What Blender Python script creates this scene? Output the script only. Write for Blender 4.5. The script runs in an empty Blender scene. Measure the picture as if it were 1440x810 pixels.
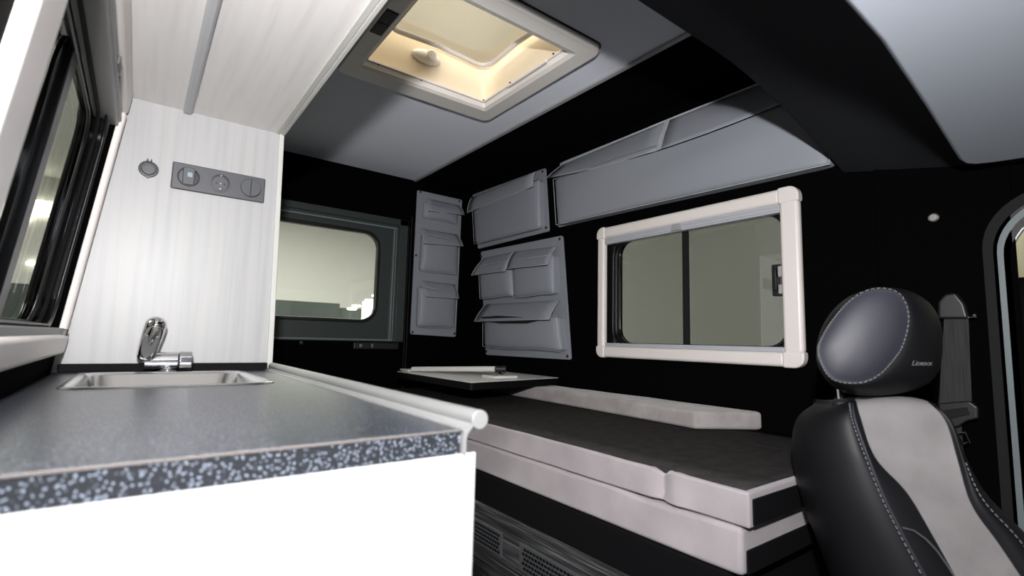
import bpy, bmesh, math, random
from mathutils import Vector, Matrix
random.seed(7)
C = bpy.context.scene.collection
PI = math.pi
# ------------------------------------------------------------------ camera frame (origin = lens), pixel -> point on a plane of the room
F = 703.0
vy = Vector((191-720, 466-405, F)); vx = Vector((1665-720, 502-405, F))
Yc = vy.normalized(); Xc = (vx - vx.dot(Yc)*Yc).normalized(); Zc = Xc.cross(Yc)
def ray(px, py):
    d = Vector((px-720, py-405, F)); return Vector((Xc.dot(d), Yc.dot(d), Zc.dot(d)))
def at(px, py, ax, v):
    d = ray(px, py); return d*(v/d[ax])
def atp(px, py, n, c):
    d = ray(px, py); n = Vector(n); return d*(c/n.dot(d))
FLOOR = -0.98
WX = 1.50      # right wall
RY = 2.50      # rear wall
CZ = 0.87      # ceiling
# ------------------------------------------------------------------ materials
M = {}
def mat(name, col, rough=.6, metal=0, spec=.5, coat=0, sheen=0, emit=None, estr=0):
    m = bpy.data.materials.new(name); m.use_nodes = True
    b = m.node_tree.nodes['Principled BSDF']
    b.inputs['Base Color'].default_value = (*col, 1); b.inputs['Roughness'].default_value = rough
    b.inputs['Metallic'].default_value = metal; b.inputs['Specular IOR Level'].default_value = spec
    b.inputs['Coat Weight'].default_value = coat
    b.inputs['Sheen Weight'].default_value = sheen
    if emit: b.inputs['Emission Color'].default_value = (*emit, 1); b.inputs['Emission Strength'].default_value = estr
    M[name] = m; return m
def nodes(m): return m.node_tree.nodes, m.node_tree.links, m.node_tree.nodes['Principled BSDF']
def tex(m, kind='noise', scale=(1,1,1), s=5, detail=4, ramp=None, to='Base Color', bump=0, dist=.001, rot=(0,0,0)):
    n, l, b = nodes(m)
    tc = n.new('ShaderNodeTexCoord'); mp = n.new('ShaderNodeMapping'); mp.inputs['Scale'].default_value = scale; mp.inputs['Rotation'].default_value = rot
    l.new(tc.outputs['Object'], mp.inputs[0])
    if kind == 'noise':
        t = n.new('ShaderNodeTexNoise'); t.inputs['Scale'].default_value = s; t.inputs['Detail'].default_value = detail; out = t.outputs['Fac']
    else:
        t = n.new('ShaderNodeTexVoronoi'); t.inputs['Scale'].default_value = s; out = t.outputs['Distance']
    l.new(mp.outputs[0], t.inputs['Vector'])
    if ramp:
        r = n.new('ShaderNodeValToRGB'); e = r.color_ramp.elements
        e[0].position, e[0].color = ramp[0][0], (*ramp[0][1], 1); e[1].position, e[1].color = ramp[-1][0], (*ramp[-1][1], 1)
        for p, c in ramp[1:-1]:
            q = e.new(p); q.color = (*c, 1)
        l.new(out, r.inputs[0]); l.new(r.outputs[0], b.inputs[to])
    if bump:
        bp = n.new('ShaderNodeBump'); bp.inputs['Strength'].default_value = bump; bp.inputs['Distance'].default_value = dist
        l.new(out, bp.inputs['Height']); l.new(bp.outputs[0], b.inputs['Normal'])
    return out
# white ash laminate: vertical and lengthwise grain
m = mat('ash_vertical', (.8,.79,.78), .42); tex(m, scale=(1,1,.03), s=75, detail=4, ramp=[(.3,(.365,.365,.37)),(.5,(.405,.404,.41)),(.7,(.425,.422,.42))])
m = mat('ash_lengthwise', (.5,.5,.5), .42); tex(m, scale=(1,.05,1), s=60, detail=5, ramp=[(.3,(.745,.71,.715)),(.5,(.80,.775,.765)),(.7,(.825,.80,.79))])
mat('ash_edge', (.55,.545,.52), .45)
# granite worktop
m = mat('granite', (.02,.025,.035), .30, spec=.8)
n, l, b = nodes(m)
tc = n.new('ShaderNodeTexCoord'); v = n.new('ShaderNodeTexVoronoi'); v.inputs['Scale'].default_value = 340
r = n.new('ShaderNodeValToRGB'); r.color_ramp.elements[0].color = (.145,.168,.21,1); r.color_ramp.elements[0].position = .28
r.color_ramp.elements[1].color = (.014,.0155,.019,1); r.color_ramp.elements[1].position = .37
l.new(tc.outputs['Object'], v.inputs['Vector']); l.new(v.outputs['Distance'], r.inputs[0]); l.new(r.outputs[0], b.inputs['Base Color'])
mat('top_edge', (.10,.09,.088), .5)
mat('alu_silk', (.24,.24,.238), .4, .3)
mat('alu_white', (.22,.22,.22), .4, .2)
m = mat('black_fabric', (.0014,.0014,.0016), .95, spec=.03); tex(m, s=400, bump=.3, dist=.001)
m = mat('header_fabric', (.032,.034,.040), .95, spec=.06); tex(m, s=500, bump=.3, dist=.001)
m = mat('ceiling_fabric', (.81,.84,.93), .95, spec=.1); tex(m, s=320, bump=.15, dist=.001)
m = mat('headliner_fabric', (.60,.65,.74), .95, spec=.1); tex(m, s=320, bump=.12, dist=.001)
mat('trim_grey', (.35,.35,.36), .5)
m = mat('leatherette', (.275,.293,.33), .5, spec=.4); tex(m, s=260, bump=.12, dist=.001)
m = mat('leatherette_edge', (.48,.5,.54), .5)
mat('rivet', (.03,.03,.035), .35, .3)
mat('cream', (.82,.765,.735), .38)
mat('cream_hatch', (.86,.82,.78), .4)
mat('hatch_shaft', (.80,.70,.55), .5)
mat('alu_cassette', (.55,.57,.62), .35, .2)
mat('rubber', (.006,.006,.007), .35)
mat('rubber_dull', (.010,.0105,.0115), .75, spec=.2)
mat('black_gloss', (.006,.006,.007), .12)
mat('door_paint', (.040,.050,.048), .35, spec=.4)
mat('door_frame_paint', (.16,.19,.195), .3)
mat('chrome', (.75,.75,.77), .07, 1)
mat('steel', (.72,.72,.71), .2, 1)
mat('spout_grey', (.22,.22,.22), .3, .7)
mat('socket_grey', (.070,.073,.083), .45)
mat('socket_dark', (.012,.012,.014), .5)
mat('led', (.2,.25,.3), .3, emit=(.6,.75,.9), estr=.12)
mat('light_strip', (.50,.50,.52), .5)
mat('table_white', (.82,.82,.80), .4)
mat('table_edge', (.003,.003,.0035), .6, spec=.15)
mat('upstand_black', (.006,.006,.007), .8, spec=.12)
mat('table_fitting', (.75,.73,.70), .4)
mat('mesh_grille', (.03,.022,.015), .6)
mat('vent_metal', (.10,.105,.11), .4, .3)
m = mat('dark_wood', (.03,.03,.03), .6); tex(m, scale=(1,.018,1), s=330, detail=4, ramp=[(.32,(.008,.008,.009)),(.5,(.036,.036,.039)),(.68,(.13,.13,.136))])
m = mat('suede', (.40,.36,.36), .95, spec=.1, sheen=.25); tex(m, s=14, detail=6, ramp=[(.3,(.30,.27,.27)),(.7,(.43,.395,.39))])
m = mat('suede_pink', (.40,.36,.37), .95, spec=.1, sheen=.2); tex(m, s=9, detail=5, ramp=[(.3,(.27,.24,.255)),(.7,(.35,.315,.33))])
m = mat('charcoal_felt', (.03,.03,.03), .95, spec=.05); tex(m, s=30, detail=8, ramp=[(.3,(.022,.021,.021)),(.7,(.036,.034,.033))], bump=.2, dist=.002)
m = mat('charcoal_end', (.003,.003,.0038), .95, spec=.1)
m = mat('leather', (.004,.004,.0055), .5, spec=.22); tex(m, s=420, bump=.12, dist=.0006)
m = mat('leather_panel', (.016,.017,.026), .55, spec=.55); tex(m, s=420, bump=.10, dist=.0006)
mat('seat_suede', (.2,.19,.19), .95, spec=.1); tex(M['seat_suede'], s=14, detail=6, ramp=[(.3,(.155,.145,.145)),(.7,(.21,.20,.20))])
mat('thread', (.11,.113,.118), .8)
mat('thread_dark', (.05,.05,.055), .8)
m = mat('webbing', (.02,.02,.022), .8); tex(m, scale=(60,60,1), s=9, detail=1, ramp=[(.4,(.012,.012,.013)),(.6,(.026,.026,.028))])
mat('plastic_black', (.012,.012,.013), .4)
mat('screw_metal', (.7,.68,.65), .25, .9)
m = mat('floor_vinyl', (.03,.03,.032), .6); tex(m, scale=(8,1,1), s=12, ramp=[(.3,(.02,.02,.022)),(.7,(.045,.045,.048))])
mat('plaster', (.75,.74,.71), .9)
mat('show_ceiling', (.8,.79,.77), .9)
mat('show_dark', (.035,.045,.042), .6)
mat('show_wall', (.50,.50,.49), .9)
mat('show_floor', (.25,.25,.24), .4)
mat('show_beige', (.72,.68,.54), .7)
mat('show_lamp', (1,1,1), .5, emit=(1,.95,.8), estr=6)
def glass(name, tint, ior=1.5, alpha=0.0, rough=0.0, haze=(.3,.3,.28)):
    m = bpy.data.materials.new(name); m.use_nodes = True; n, l = m.node_tree.nodes, m.node_tree.links
    n.clear(); o = n.new('ShaderNodeOutputMaterial'); t = n.new('ShaderNodeBsdfTransparent'); t.inputs[0].default_value = (*tint, 1)
    g = n.new('ShaderNodeBsdfGlossy'); g.inputs['Roughness'].default_value = rough
    fr = n.new('ShaderNodeFresnel'); fr.inputs[0].default_value = ior; mx = n.new('ShaderNodeMixShader')
    ge = n.new('ShaderNodeNewGeometry'); iv = n.new('ShaderNodeMath'); iv.operation = 'SUBTRACT'; iv.inputs[0].default_value = 1; l.new(ge.outputs['Backfacing'], iv.inputs[1]); mu = n.new('ShaderNodeMath'); mu.operation = 'MULTIPLY'; l.new(fr.outputs[0], mu.inputs[0]); l.new(iv.outputs[0], mu.inputs[1])
    l.new(mu.outputs[0], mx.inputs[0]); src = t.outputs[0]
    if alpha:
        d = n.new('ShaderNodeBsdfTranslucent'); d.inputs[0].default_value = (*haze, 1); m2 = n.new('ShaderNodeMixShader'); m2.inputs[0].default_value = alpha
        l.new(src, m2.inputs[1]); l.new(d.outputs[0], m2.inputs[2]); src = m2.outputs[0]
    l.new(src, mx.inputs[1]); l.new(g.outputs[0], mx.inputs[2]); l.new(mx.outputs[0], o.inputs[0]); M[name] = m
glass('acrylic_smoke', (.36,.355,.335), 1.45, .5, haze=(.30,.29,.27))
glass('glass_tinted', (.50,.515,.485), 2.0)
glass('glass_clear', (.88,.9,.86), 1.6)
glass('acrylic', (.80,.78,.72), 1.45, .5, haze=(.80,.78,.70))
# ------------------------------------------------------------------ mesh helpers
ROOT = {}
def new(): return bmesh.new()
def box(bm, a, b):
    x0,y0,z0 = a; x1,y1,z1 = b
    vs = [bm.verts.new(p) for p in ((x0,y0,z0),(x1,y0,z0),(x1,y1,z0),(x0,y1,z0),(x0,y0,z1),(x1,y0,z1),(x1,y1,z1),(x0,y1,z1))]
    for f in ((0,3,2,1),(4,5,6,7),(0,1,5,4),(1,2,6,5),(2,3,7,6),(3,0,4,7)): bm.faces.new([vs[i] for i in f])
    return vs
def hexa(bm, f4, b4):
    vs = [bm.verts.new(p) for p in list(f4)+list(b4)]
    for f in ((0,1,2,3),(7,6,5,4),(0,4,5,1),(1,5,6,2),(2,6,7,3),(3,7,4,0)): bm.faces.new([vs[i] for i in f])
def prism(bm, pts, off):
    """closed outline pts extruded by vector off"""
    off = Vector(off); a = [bm.verts.new(p) for p in pts]; b = [bm.verts.new(Vector(p)+off) for p in pts]; n = len(pts)
    bm.faces.new(a); bm.faces.new(b[::-1])
    for i in range(n): bm.faces.new((a[i], b[i], b[(i+1)%n], a[(i+1)%n]))
def ringprism(bm, outer, inner, off):
    off = Vector(off); n = len(outer)
    o = [bm.verts.new(p) for p in outer]; i_ = [bm.verts.new(p) for p in inner]
    O = [bm.verts.new(Vector(p)+off) for p in outer]; I = [bm.verts.new(Vector(p)+off) for p in inner]
    for k in range(n):
        j = (k+1)%n
        bm.faces.new((o[k],o[j],i_[j],i_[k])); bm.faces.new((O[k],I[k],I[j],O[j]))
        bm.faces.new((o[k],O[k],O[j],o[j])); bm.faces.new((i_[k],i_[j],I[j],I[k]))
def rrect(a0, a1, b0, b1, r, n=6):
    """rounded rectangle in 2-D, list of (a,b); r one radius"""
    out = []
    for cx, cy, s in ((a1-r,b1-r,0),(a0+r,b1-r,1),(a0+r,b0+r,2),(a1-r,b0+r,3)):
        for k in range(n+1):
            t = (s + k/n)*PI/2; out.append((cx+r*math.cos(t), cy+r*math.sin(t)))
    return out
def tube(bm, path, r, seg=10, cap=True, closed=False):
    path = [Vector(p) for p in path]; rings = []; n = len(path); up = None
    for i, p in enumerate(path):
        if closed: t = path[(i+1)%n]-path[i-1]
        else: t = path[min(i+1,n-1)]-path[max(i-1,0)]
        t.normalize()
        if up is None:
            up = t.orthogonal().normalized()
        up = (up - up.dot(t)*t).normalized(); w = t.cross(up); rr = r[i] if isinstance(r, (list,tuple)) else r
        rings.append([bm.verts.new(p + (up*math.cos(k*2*PI/seg)+w*math.sin(k*2*PI/seg))*rr) for k in range(seg)])
    for i in range(n if closed else n-1):
        A, B = rings[i], rings[(i+1)%n]
        for k in range(seg): bm.faces.new((A[k],A[(k+1)%seg],B[(k+1)%seg],B[k]))
    if cap and not closed:
        bm.faces.new(rings[0][::-1]); bm.faces.new(rings[-1])
def lathe(bm, prof, c, axis, seg=28):
    """prof list of (r, h) along axis from point c"""
    axis = Vector(axis).normalized(); u = axis.orthogonal().normalized(); w = axis.cross(u); c = Vector(c); rings = []
    for r, h in prof:
        if r < 1e-6: rings.append([bm.verts.new(c+axis*h)])
        else: rings.append([bm.verts.new(c+axis*h+(u*math.cos(k*2*PI/seg)+w*math.sin(k*2*PI/seg))*r) for k in range(seg)])
    for A, B in zip(rings, rings[1:]):
        for k in range(seg):
            a0, a1 = A[k%len(A)], A[(k+1)%len(A)]; b0, b1 = B[k%len(B)], B[(k+1)%len(B)]
            f = []
            for q in (a0,a1,b1,b0):
                if q not in f: f.append(q)
            if len(f) > 2: bm.faces.new(f)
    if len(rings[0]) > 1: bm.faces.new(rings[0][::-1])
    if len(rings[-1]) > 1: bm.faces.new(rings[-1])
def pillow(bm, outline, nrm, front, back, rings=5, power=2.4, center=None):
    """outline (3-D, planar-ish) swelling by front along nrm and by back against it"""
    nrm = Vector(nrm).normalized(); pts = [Vector(p) for p in outline]; c = Vector(center) if center else sum(pts, Vector())/len(pts); n = len(pts)
    def ring(s, h): return [bm.verts.new(c+(p-c)*s+nrm*h) for p in pts]
    prev = base = ring(1, 0); fr = []
    for side, amp in ((1, front), (-1, back)):
        prev = base
        for k in range(1, rings+1):
            a = k/rings*PI/2; s = math.cos(a)**(2/power)*.98+.0; h = amp*math.sin(a)**(2/power)
            if k == rings: 
                v = bm.verts.new(c+nrm*side*amp)
                for i in range(n):
                    q = (prev[i], prev[(i+1)%n], v); bm.faces.new(q if side > 0 else q[::-1])
            else:
                cur = ring(s, side*h)
                for i in range(n):
                    q = (prev[i], prev[(i+1)%n], cur[(i+1)%n], cur[i]); bm.faces.new(q if side > 0 else q[::-1])
                prev = cur
def obj(name, bm, m, parent=None, smooth=False, bevel=0, seg=2, sub=0, origin=None):
    bmesh.ops.recalc_face_normals(bm, faces=bm.faces)
    o0 = Vector((0,0,0))
    if parent is not None: o0 = ROOT[parent.name]
    elif origin is not None: o0 = Vector(origin)
    bmesh.ops.translate(bm, verts=bm.verts, vec=-o0)
    me = bpy.data.meshes.new(name); bm.to_mesh(me); bm.free()
    for mm in (m if isinstance(m, (list,tuple)) else [m]): me.materials.append(M[mm])
    o = bpy.data.objects.new(name, me); C.objects.link(o)
    ROOT[o.name] = o0
    if parent is not None:
        o.parent = parent; o.location = o0 - ROOT[parent.name]
    else: o.location = o0
    if smooth:
        for p in me.polygons: p.use_smooth = True
    if bevel:
        md = o.modifiers.new('b', 'BEVEL'); md.width = bevel; md.segments = seg; md.limit_method = 'ANGLE'; md.angle_limit = math.radians(35)
        for p in me.polygons: p.use_smooth = True
        md.harden_normals = True
    if sub:
        md = o.modifiers.new('s', 'SUBSURF'); md.levels = sub; md.render_levels = sub
        for p in me.polygons: p.use_smooth = True
    return o
def thing(name, label, cat, loc, group=None):
    o = bpy.data.objects.new(name, None); C.objects.link(o); o.empty_display_size = .05
    o.location = loc; ROOT[o.name] = Vector(loc); o['label'] = label; o['category'] = cat
    if group: o['group'] = group
    return o
def tag(o, label, cat, group=None):
    o['label'] = label; o['category'] = cat
    if group: o['group'] = group
    return o
def struct(o): o['kind'] = 'structure'; return o
def bx(name, a, b, m, parent=None, bevel=0): 
    bm = new(); box(bm, a, b); return obj(name, bm, m, parent, bevel=bevel)
# ------------------------------------------------------------------ the shell of the van
def wall_pieces(bm, u0, u1, v0, v1, holes, mk):
    """slab with rectangular holes; mk(ua,ub,va,vb) adds a box"""
    us = sorted({u0,u1,*[h[0] for h in holes],*[h[1] for h in holes]}); vs = sorted({v0,v1,*[h[2] for h in holes],*[h[3] for h in holes]})
    for a, b in zip(us, us[1:]):
        run = None
        for c, d in zip(vs, vs[1:]):
            inside = any(h[0] <= (a+b)/2 <= h[1] and h[2] <= (c+d)/2 <= h[3] for h in holes)
            if not inside: run = (run[0], d) if run else (c, d)
            else:
                if run: mk(a, b, *run)
                run = None
        if run: mk(a, b, *run)
bm = new(); box(bm, (-.35,-1.6,FLOOR-.04), (1.56,2.6,FLOOR)); struct(obj('floor', bm, 'floor_vinyl'))
# right wall with openings for the side window and the cab door window
bm = new()
wall_pieces(bm, -1.6, 2.56, FLOOR, 1.05, [(.66,1.40,-.03,.43), (-.80,.225,-.73,.325)], lambda a,b,c,d: box(bm, (WX,a,c), (WX+.05,b,d)))
struct(obj('wall_right', bm, 'black_fabric'))
bm = new()
wall_pieces(bm, -.25, 1.56, FLOOR, 1.05, [(.12,1.0,.05,.55)], lambda a,b,c,d: box(bm, (a,RY,c), (b,RY+.05,d)))
struct(obj('wall_rear', bm, 'black_fabric'))
LEAN = .12
def lx(z, off=0): return -.120+LEAN*z+off     # left wall surface
bm = new()
def lwall(a, b, c, d):
    hexa(bm, [(lx(c),a,c),(lx(c),b,c),(lx(d),b,d),(lx(d),a,d)], [(lx(c)-.03,a,c),(lx(c)-.03,b,c),(lx(d)-.03,b,d),(lx(d)-.03,a,d)])
wall_pieces(bm, -1.6, 2.56, FLOOR, 1.05, [(.575,1.30,.005,.47)], lwall)
struct(obj('wall_left', bm, 'black_fabric'))
# living-area ceiling with the hatch opening
bm = new()
wall_pieces(bm, -.25, 1.17, .50, RY-.005, [(.50,.965,1.03,1.495)], lambda a,b,c,d: box(bm, (a,c,CZ), (b,d,CZ+.015)))
struct(obj('ceiling', bm, 'ceiling_fabric'))
bm = new(); box(bm, (1.160,.52,CZ-.008), (1.178,RY-.01,CZ)); struct(obj('trim_1', bm, 'trim_grey', bevel=.003))
# roof skin above it (keeps light out, the hatch passes through)
bm = new()
wall_pieces(bm, -.35, 1.56, -1.6, 2.56, [(.49,.975,1.02,1.505)], lambda a,b,c,d: box(bm, (a,c,1.0), (b,d,1.05)))
struct(obj('roof', bm, 'black_fabric'))
# black soffit beside the ceiling panel
bm = new(); hexa(bm, [(1.17,.5,.885),(WX,.5,.86),(WX,RY,.86),(1.17,RY,.885)], [(1.17,.5,.95),(WX,.5,.95),(WX,RY,.95),(1.17,RY,.95)])
struct(obj('trim_2', bm, 'black_fabric'))
# header: the black bulkhead between living area and cab, its lower edge drooping towards the wall
bm = new(); N = 24; prevr = None
for i in range(N+1):
    x = -.18+(WX+.18)*i/N
    d = max(0, (x-.90)/.60); droop = .11*d**1.5
    ring = [(x,.525,.99),(x,.525,.59-droop),(x,.515,.582-droop),(x,.40,.535-droop*.8),(x,.26,.452-droop*.3),(x,.20,.408),(x,.16,.408),(x,.16,.99)]
    cur = [bm.verts.new(p) for p in ring]
    if prevr:
        for k in range(len(ring)): bm.faces.new((prevr[k],prevr[(k+1)%len(ring)],cur[(k+1)%len(ring)],cur[k]))
    else: bm.faces.new(cur)
    prevr = cur
bm.faces.new(prevr[::-1]); struct(obj('header_beam', bm, 'header_fabric', smooth=False, bevel=.006))
# cab headliner panel
zh = .40
pts = [(-.15,.205),(.3,.208),(.62,.209),(.75,.211),(1.01,.229),(1.295,.252),(1.36,.257),(1.395,.255),(1.415,.242),(1.428,.215),(1.44,.17),(1.46,-.1),(1.47,-.8),(1.47,-1.5),(-.15,-1.5)]
bm = new(); prism(bm, [(x,y,zh) for x,y in pts], (0,0,.02)); tag(obj('headliner', bm, 'headliner_fabric', bevel=.008, seg=3), 'light grey fabric headliner panel over the cab, upper right corner', 'headliner')
bx('roof_cab', (-.35,-1.6,.43), (1.56,.17,.47), 'header_fabric'); struct(bpy.data.objects['roof_cab'])
# B-pillar lining, a shallow raised panel on the right wall
bm = new(); prism(bm, [(WX,y,z) for y,z in rrect(.20,.45,FLOOR+.02,.50,.04)], (-.012,0,0)); struct(obj('trim_3', bm, 'black_fabric', bevel=.004))
sc = at(1313,306,0,WX-.014)
t = bm = new(); lathe(bm, [(.0105,-.003),(.0105,.002),(.008,.004),(.0075,.003),(.003,.003),(.0028,.0045),(0,.0045)], sc, (-1,0,0), 20)
tag(obj('screw', bm, 'screw_metal', smooth=False, origin=sc), 'round silver screw head alone on black wall above the seat belt', 'screw')
# ------------------------------------------------------------------ rear door
PD = RY-.02
door = thing('rear_door', 'dark grey green metal rear door frame around the rear window', 'door', (.6,RY,-.5))
def R(px, py, off=0): return at(px, py, 1, PD+off)
bm = new(); c = rrect(.12,.985,.072,.545,.085,8); o = [(-.10,-.02),(1.134,-.02),(1.134,.632),(-.10,.632)]
# painted frame as ring: outer rectangle resampled on same angles as the rounded opening
def rectring(inner, x0, x1, z0, z1):
    out = []
    cx = sum(p[0] for p in inner)/len(inner); cz = sum(p[1] for p in inner)/len(inner); n = len(inner); q = n//4
    cs = [(x1,z1),(x0,z1),(x0,z0),(x1,z0)]
    for k in range(4):
        for i in range(q):
            t = i/(q-1); px, pz = inner[k*q+i]
            cxn, czn = cs[k]
            if k % 2 == 0:   # moves from side to top
                a = (cxn, pz) ; b = (px, czn)
            else: a = (px, czn); b = (cxn, pz)
            w = (cxn, czn)
            out.append(tuple(Vector(a).lerp(Vector(w), t*2)) if t <= .5 else tuple(Vector(w).lerp(Vector(b), t*2-1)))
    return out
outer = rectring(c, -.10, 1.134, -.022, .632)
ringprism(bm, [(x,PD,z) for x,z in outer], [(x,PD,z) for x,z in c], (0,.02,0)); obj('door_panel', bm, 'door_paint', door)
for nm, a, b_, mm in (('top_rail', (-.05,.572), (1.07,.582), 'door_frame_paint'), ('side_rail', (1.052,-.012), (1.060,.572), 'door_frame_paint'), ('side_rail', (1.066,-.012), (1.071,.572), 'door_frame_paint'), ('bottom_rail', (-.05,-.018), (1.07,-.009), 'door_frame_paint')):
    bm = new(); box(bm, (a[0],PD-.014,a[1]), (b_[0],PD,b_[1])); obj(nm, bm, mm, door, bevel=.002)
bm = new(); box(bm, (1.085,PD-.010,-.02),(1.134,PD,.632)); box(bm, (-.1,PD-.010,.598),(1.134,PD,.632)); obj('door_edge', bm, 'door_paint', door, bevel=.003)
bm = new(); tube(bm, [(1.158,PD,-.9),(1.158,PD,.60),(1.156,PD,.66)], .004, 8); tube(bm, [(1.142,PD-.004,-.9),(1.142,PD-.004,.60)], .003, 8); obj('door_seal', bm, 'rubber_dull', door)
bm = new(); box(bm, (-.1,PD-.01,-.93),(1.125,PD+.01,-.024)); obj('lower_trim', bm, 'black_fabric', door, bevel=.006)
bm = new(); box(bm, (.865,PD-.025,-.062),(1.105,PD-.008,-.026)); lt = obj('latch', bm, 'plastic_black', door, bevel=.006)
bm = new(); box(bm, (.955,PD-.028,-.052),(.963,PD-.025,-.033)); lathe(bm, [(.008,0),(.008,.003),(0,.004)], (.90,PD-.025,-.043), (0,-1,0), 14); obj('latch_lever', bm, 'door_frame_paint', lt)
bm = new(); lathe(bm, [(.009,0),(.009,.003),(.004,.005),(0,.005)], R(424,482,-.01), (0,-1,0), 16); obj('plug', bm, 'plastic_black', door)
# rear window
w = thing('window_1', 'rear door window', 'window', (.55,PD,.07)); del w['label']; del w['category']; struct(w)
bm = new(); inn = rrect(.135,.968,.088,.527,.072,8)
ringprism(bm, [(x,PD-.012,z) for x,z in c], [(x,PD-.012,z) for x,z in inn], (0,.03,0)); obj('window_seal', bm, 'rubber', w, bevel=.004)
bm = new(); prism(bm, [(x,PD+.008,z) for x,z in inn], (0,.004,0)); obj('pane', bm, 'glass_clear', w)
# ------------------------------------------------------------------ right-hand window with its cream frame
w = thing('window_2', '', '', (WX,1.03,-.06)); del w['label']; del w['category']; struct(w)
fx = WX-.028
y0, y1, z0, z1 = .625, 1.405, -.058, .464
iy0, iy1, iz0, iz1 = .682, 1.365, -.014, .418
def framebar(name, y_a, y_b, z_a, z_b, par, mm='cream'):
    bm = new(); box(bm, (fx,y_a,z_a), (WX,y_b,z_b)); return obj(name, bm, mm, par, bevel=.012, seg=4)
framebar('frame_bar', iy0-.004, iy1+.004, iz1, z1-.002, w); framebar('frame_bar', iy0-.004, iy1+.004, z0+.002, iz0, w)
framebar('frame_bar', y0+.002, iy0, iz0-.004, iz1+.004, w); framebar('frame_bar', iy1, y1-.002, iz0-.004, iz1+.004, w)
for (a, b_, cc, d, sy, sz) in ((y0,iy0,iz1,z1,0,1),(iy1,y1,iz1,z1,1,1),(y0,iy0,z0,iz0,0,0),(iy1,y1,z0,iz0,1,0)):
    r = .030; ya, yb = (a, b_+.0) ; 
    # corner piece with its outer corner rounded
    pts = []
    oy = yb if sy else ya; iy_ = ya if sy else yb; oz = d if sz else cc; iz_ = cc if sz else d
    dy = 1 if sy else -1; dz = 1 if sz else -1
    pts.append((iy_-dy*.002, iz_-dz*.002)); pts.append((iy_-dy*.002, oz))
    for k in range(7):
        t = k/6*PI/2; pts.append((oy-dy*r+dy*r*math.sin(t), oz-dz*r+dz*r*math.cos(t)))
    pts.append((oy, iz_-dz*.002))
    bm = new(); prism(bm, [(fx-.002,p,q) for p,q in pts], (.03,0,0)); obj('corner_cap', bm, 'cream', w, bevel=.006, seg=3)
bm = new(); box(bm, (fx+.006,iy0,.392),(WX+.0,iy1,iz1)); box(bm, (fx+.003,iy0,.398),(fx+.006,iy1,.403)); box(bm, (fx+.003,iy0,.409),(fx+.006,iy1,.413)); obj('blind_cassette', bm, 'alu_cassette', w, bevel=.002)
bm = new(); box(bm, (fx+.008,iy0,iz0),(WX,iy1,.000)); box(bm, (fx+.006,iy0,-.004),(fx+.010,iy1,.000)); obj('screen_cassette', bm, 'alu_cassette', w, bevel=.002)
bm = new(); hexa(bm, [(fx-.002,1.008,.394),(fx-.002,1.052,.394),(fx-.002,1.046,.418),(fx-.002,1.014,.418)], [(fx+.02,1.008,.394),(fx+.02,1.052,.394),(fx+.02,1.046,.418),(fx+.02,1.014,.418)]); obj('blind_grip', bm, 'trim_grey', w, bevel=.004)
gx = WX+.012
oo = rrect(.66,1.40,-.03,.43,.02,6); ii = rrect(.690,1.318,.002,.398,.055,6)
bm = new(); ringprism(bm, [(gx,p,q) for p,q in oo], [(gx,p,q) for p,q in ii], (.02,0,0)); obj('window_seal', bm, 'black_gloss', w, bevel=.003)
bm = new(); jj = rrect(.680,1.330,-.006,.404,.065,6); tube(bm, [(gx-.003,p,q) for p,q in jj], .003, 8, closed=True); jj = rrect(.672,1.348,-.012,.410,.07,6); tube(bm, [(gx-.003,p,q) for p,q in jj], .0035, 8, closed=True); obj('seal_lip', bm, 'rubber', w, smooth=True)
bm = new(); prism(bm, [(gx+.0165-(p-.69)*.018,p,q) for p,q in ii], (.003,0,0)); obj('pane', bm, 'glass_tinted', w)
bm = new(); box(bm, (gx-.002,1.012,.0),(gx+.012,1.032,.4)); box(bm, (gx-.005,1.016,.0),(gx-.002,1.021,.4)); obj('sash_bar', bm, 'rubber_dull', w, bevel=.002)
bm = new(); box(bm, (gx-.004,.695,.150),(gx+.010,.725,.245)); lk = obj('window_latch', bm, 'plastic_black', w, bevel=.004)
bm = new(); box(bm, (gx-.012,.683,.155),(gx-.004,.703,.183)); box(bm, (gx-.012,.683,.205),(gx-.004,.703,.238)); obj('latch_grip', bm, 'trim_grey', lk, bevel=.003)
bm = new(); box(bm, (gx-.014,.706,.165),(gx-.004,.718,.23)); obj('latch_lever', bm, 'black_gloss', lk, bevel=.003)
# ------------------------------------------------------------------ left-hand window beside the worktop
w = thing('window_3', '', '', (-.12,.95,0)); del w['label']; del w['category']; struct(w)
def L(y, z, off): return (lx(z)+off, y, z)
def lbar(bm, ya, yb, za, zb, o0, o1):
    hexa(bm, [L(ya,za,o1),L(yb,za,o1),L(yb,zb,o1),L(ya,zb,o1)], [L(ya,za,o0),L(yb,za,o0),L(yb,zb,o0),L(ya,zb,o0)])
OY0, OY1, OZ0, OZ1 = .50, 1.335, -.048, .510
IY0, IY1, IZ0, IZ1 = .585, 1.305, .003, .462
for (a,b_,cc,d) in ((OY0,OY1,IZ1,OZ1),(IY1,OY1,OZ0,IZ1),(OY0,IY0,OZ0,IZ1)):
    bm = new(); lbar(bm, a,b_,cc,d, -.005,.012); obj('frame_bar', bm, 'cream', w, bevel=.008, seg=3)
bm = new(); lbar(bm, OY0,OY1,OZ0,IZ0-.012, -.005,.016); obj('frame_bar', bm, 'cream', w, bevel=.008, seg=3)
bm = new(); lbar(bm, IY0,IY1,IZ0-.012,IZ0, -.03,.008); obj('screen_cassette', bm, 'alu_white', w, bevel=.002)
bm = new(); lbar(bm, IY1-.012,IY1,IZ0-.016,IZ0-.002, .006,.015); obj('end_stop', bm, 'rubber', w, bevel=.002)
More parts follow.
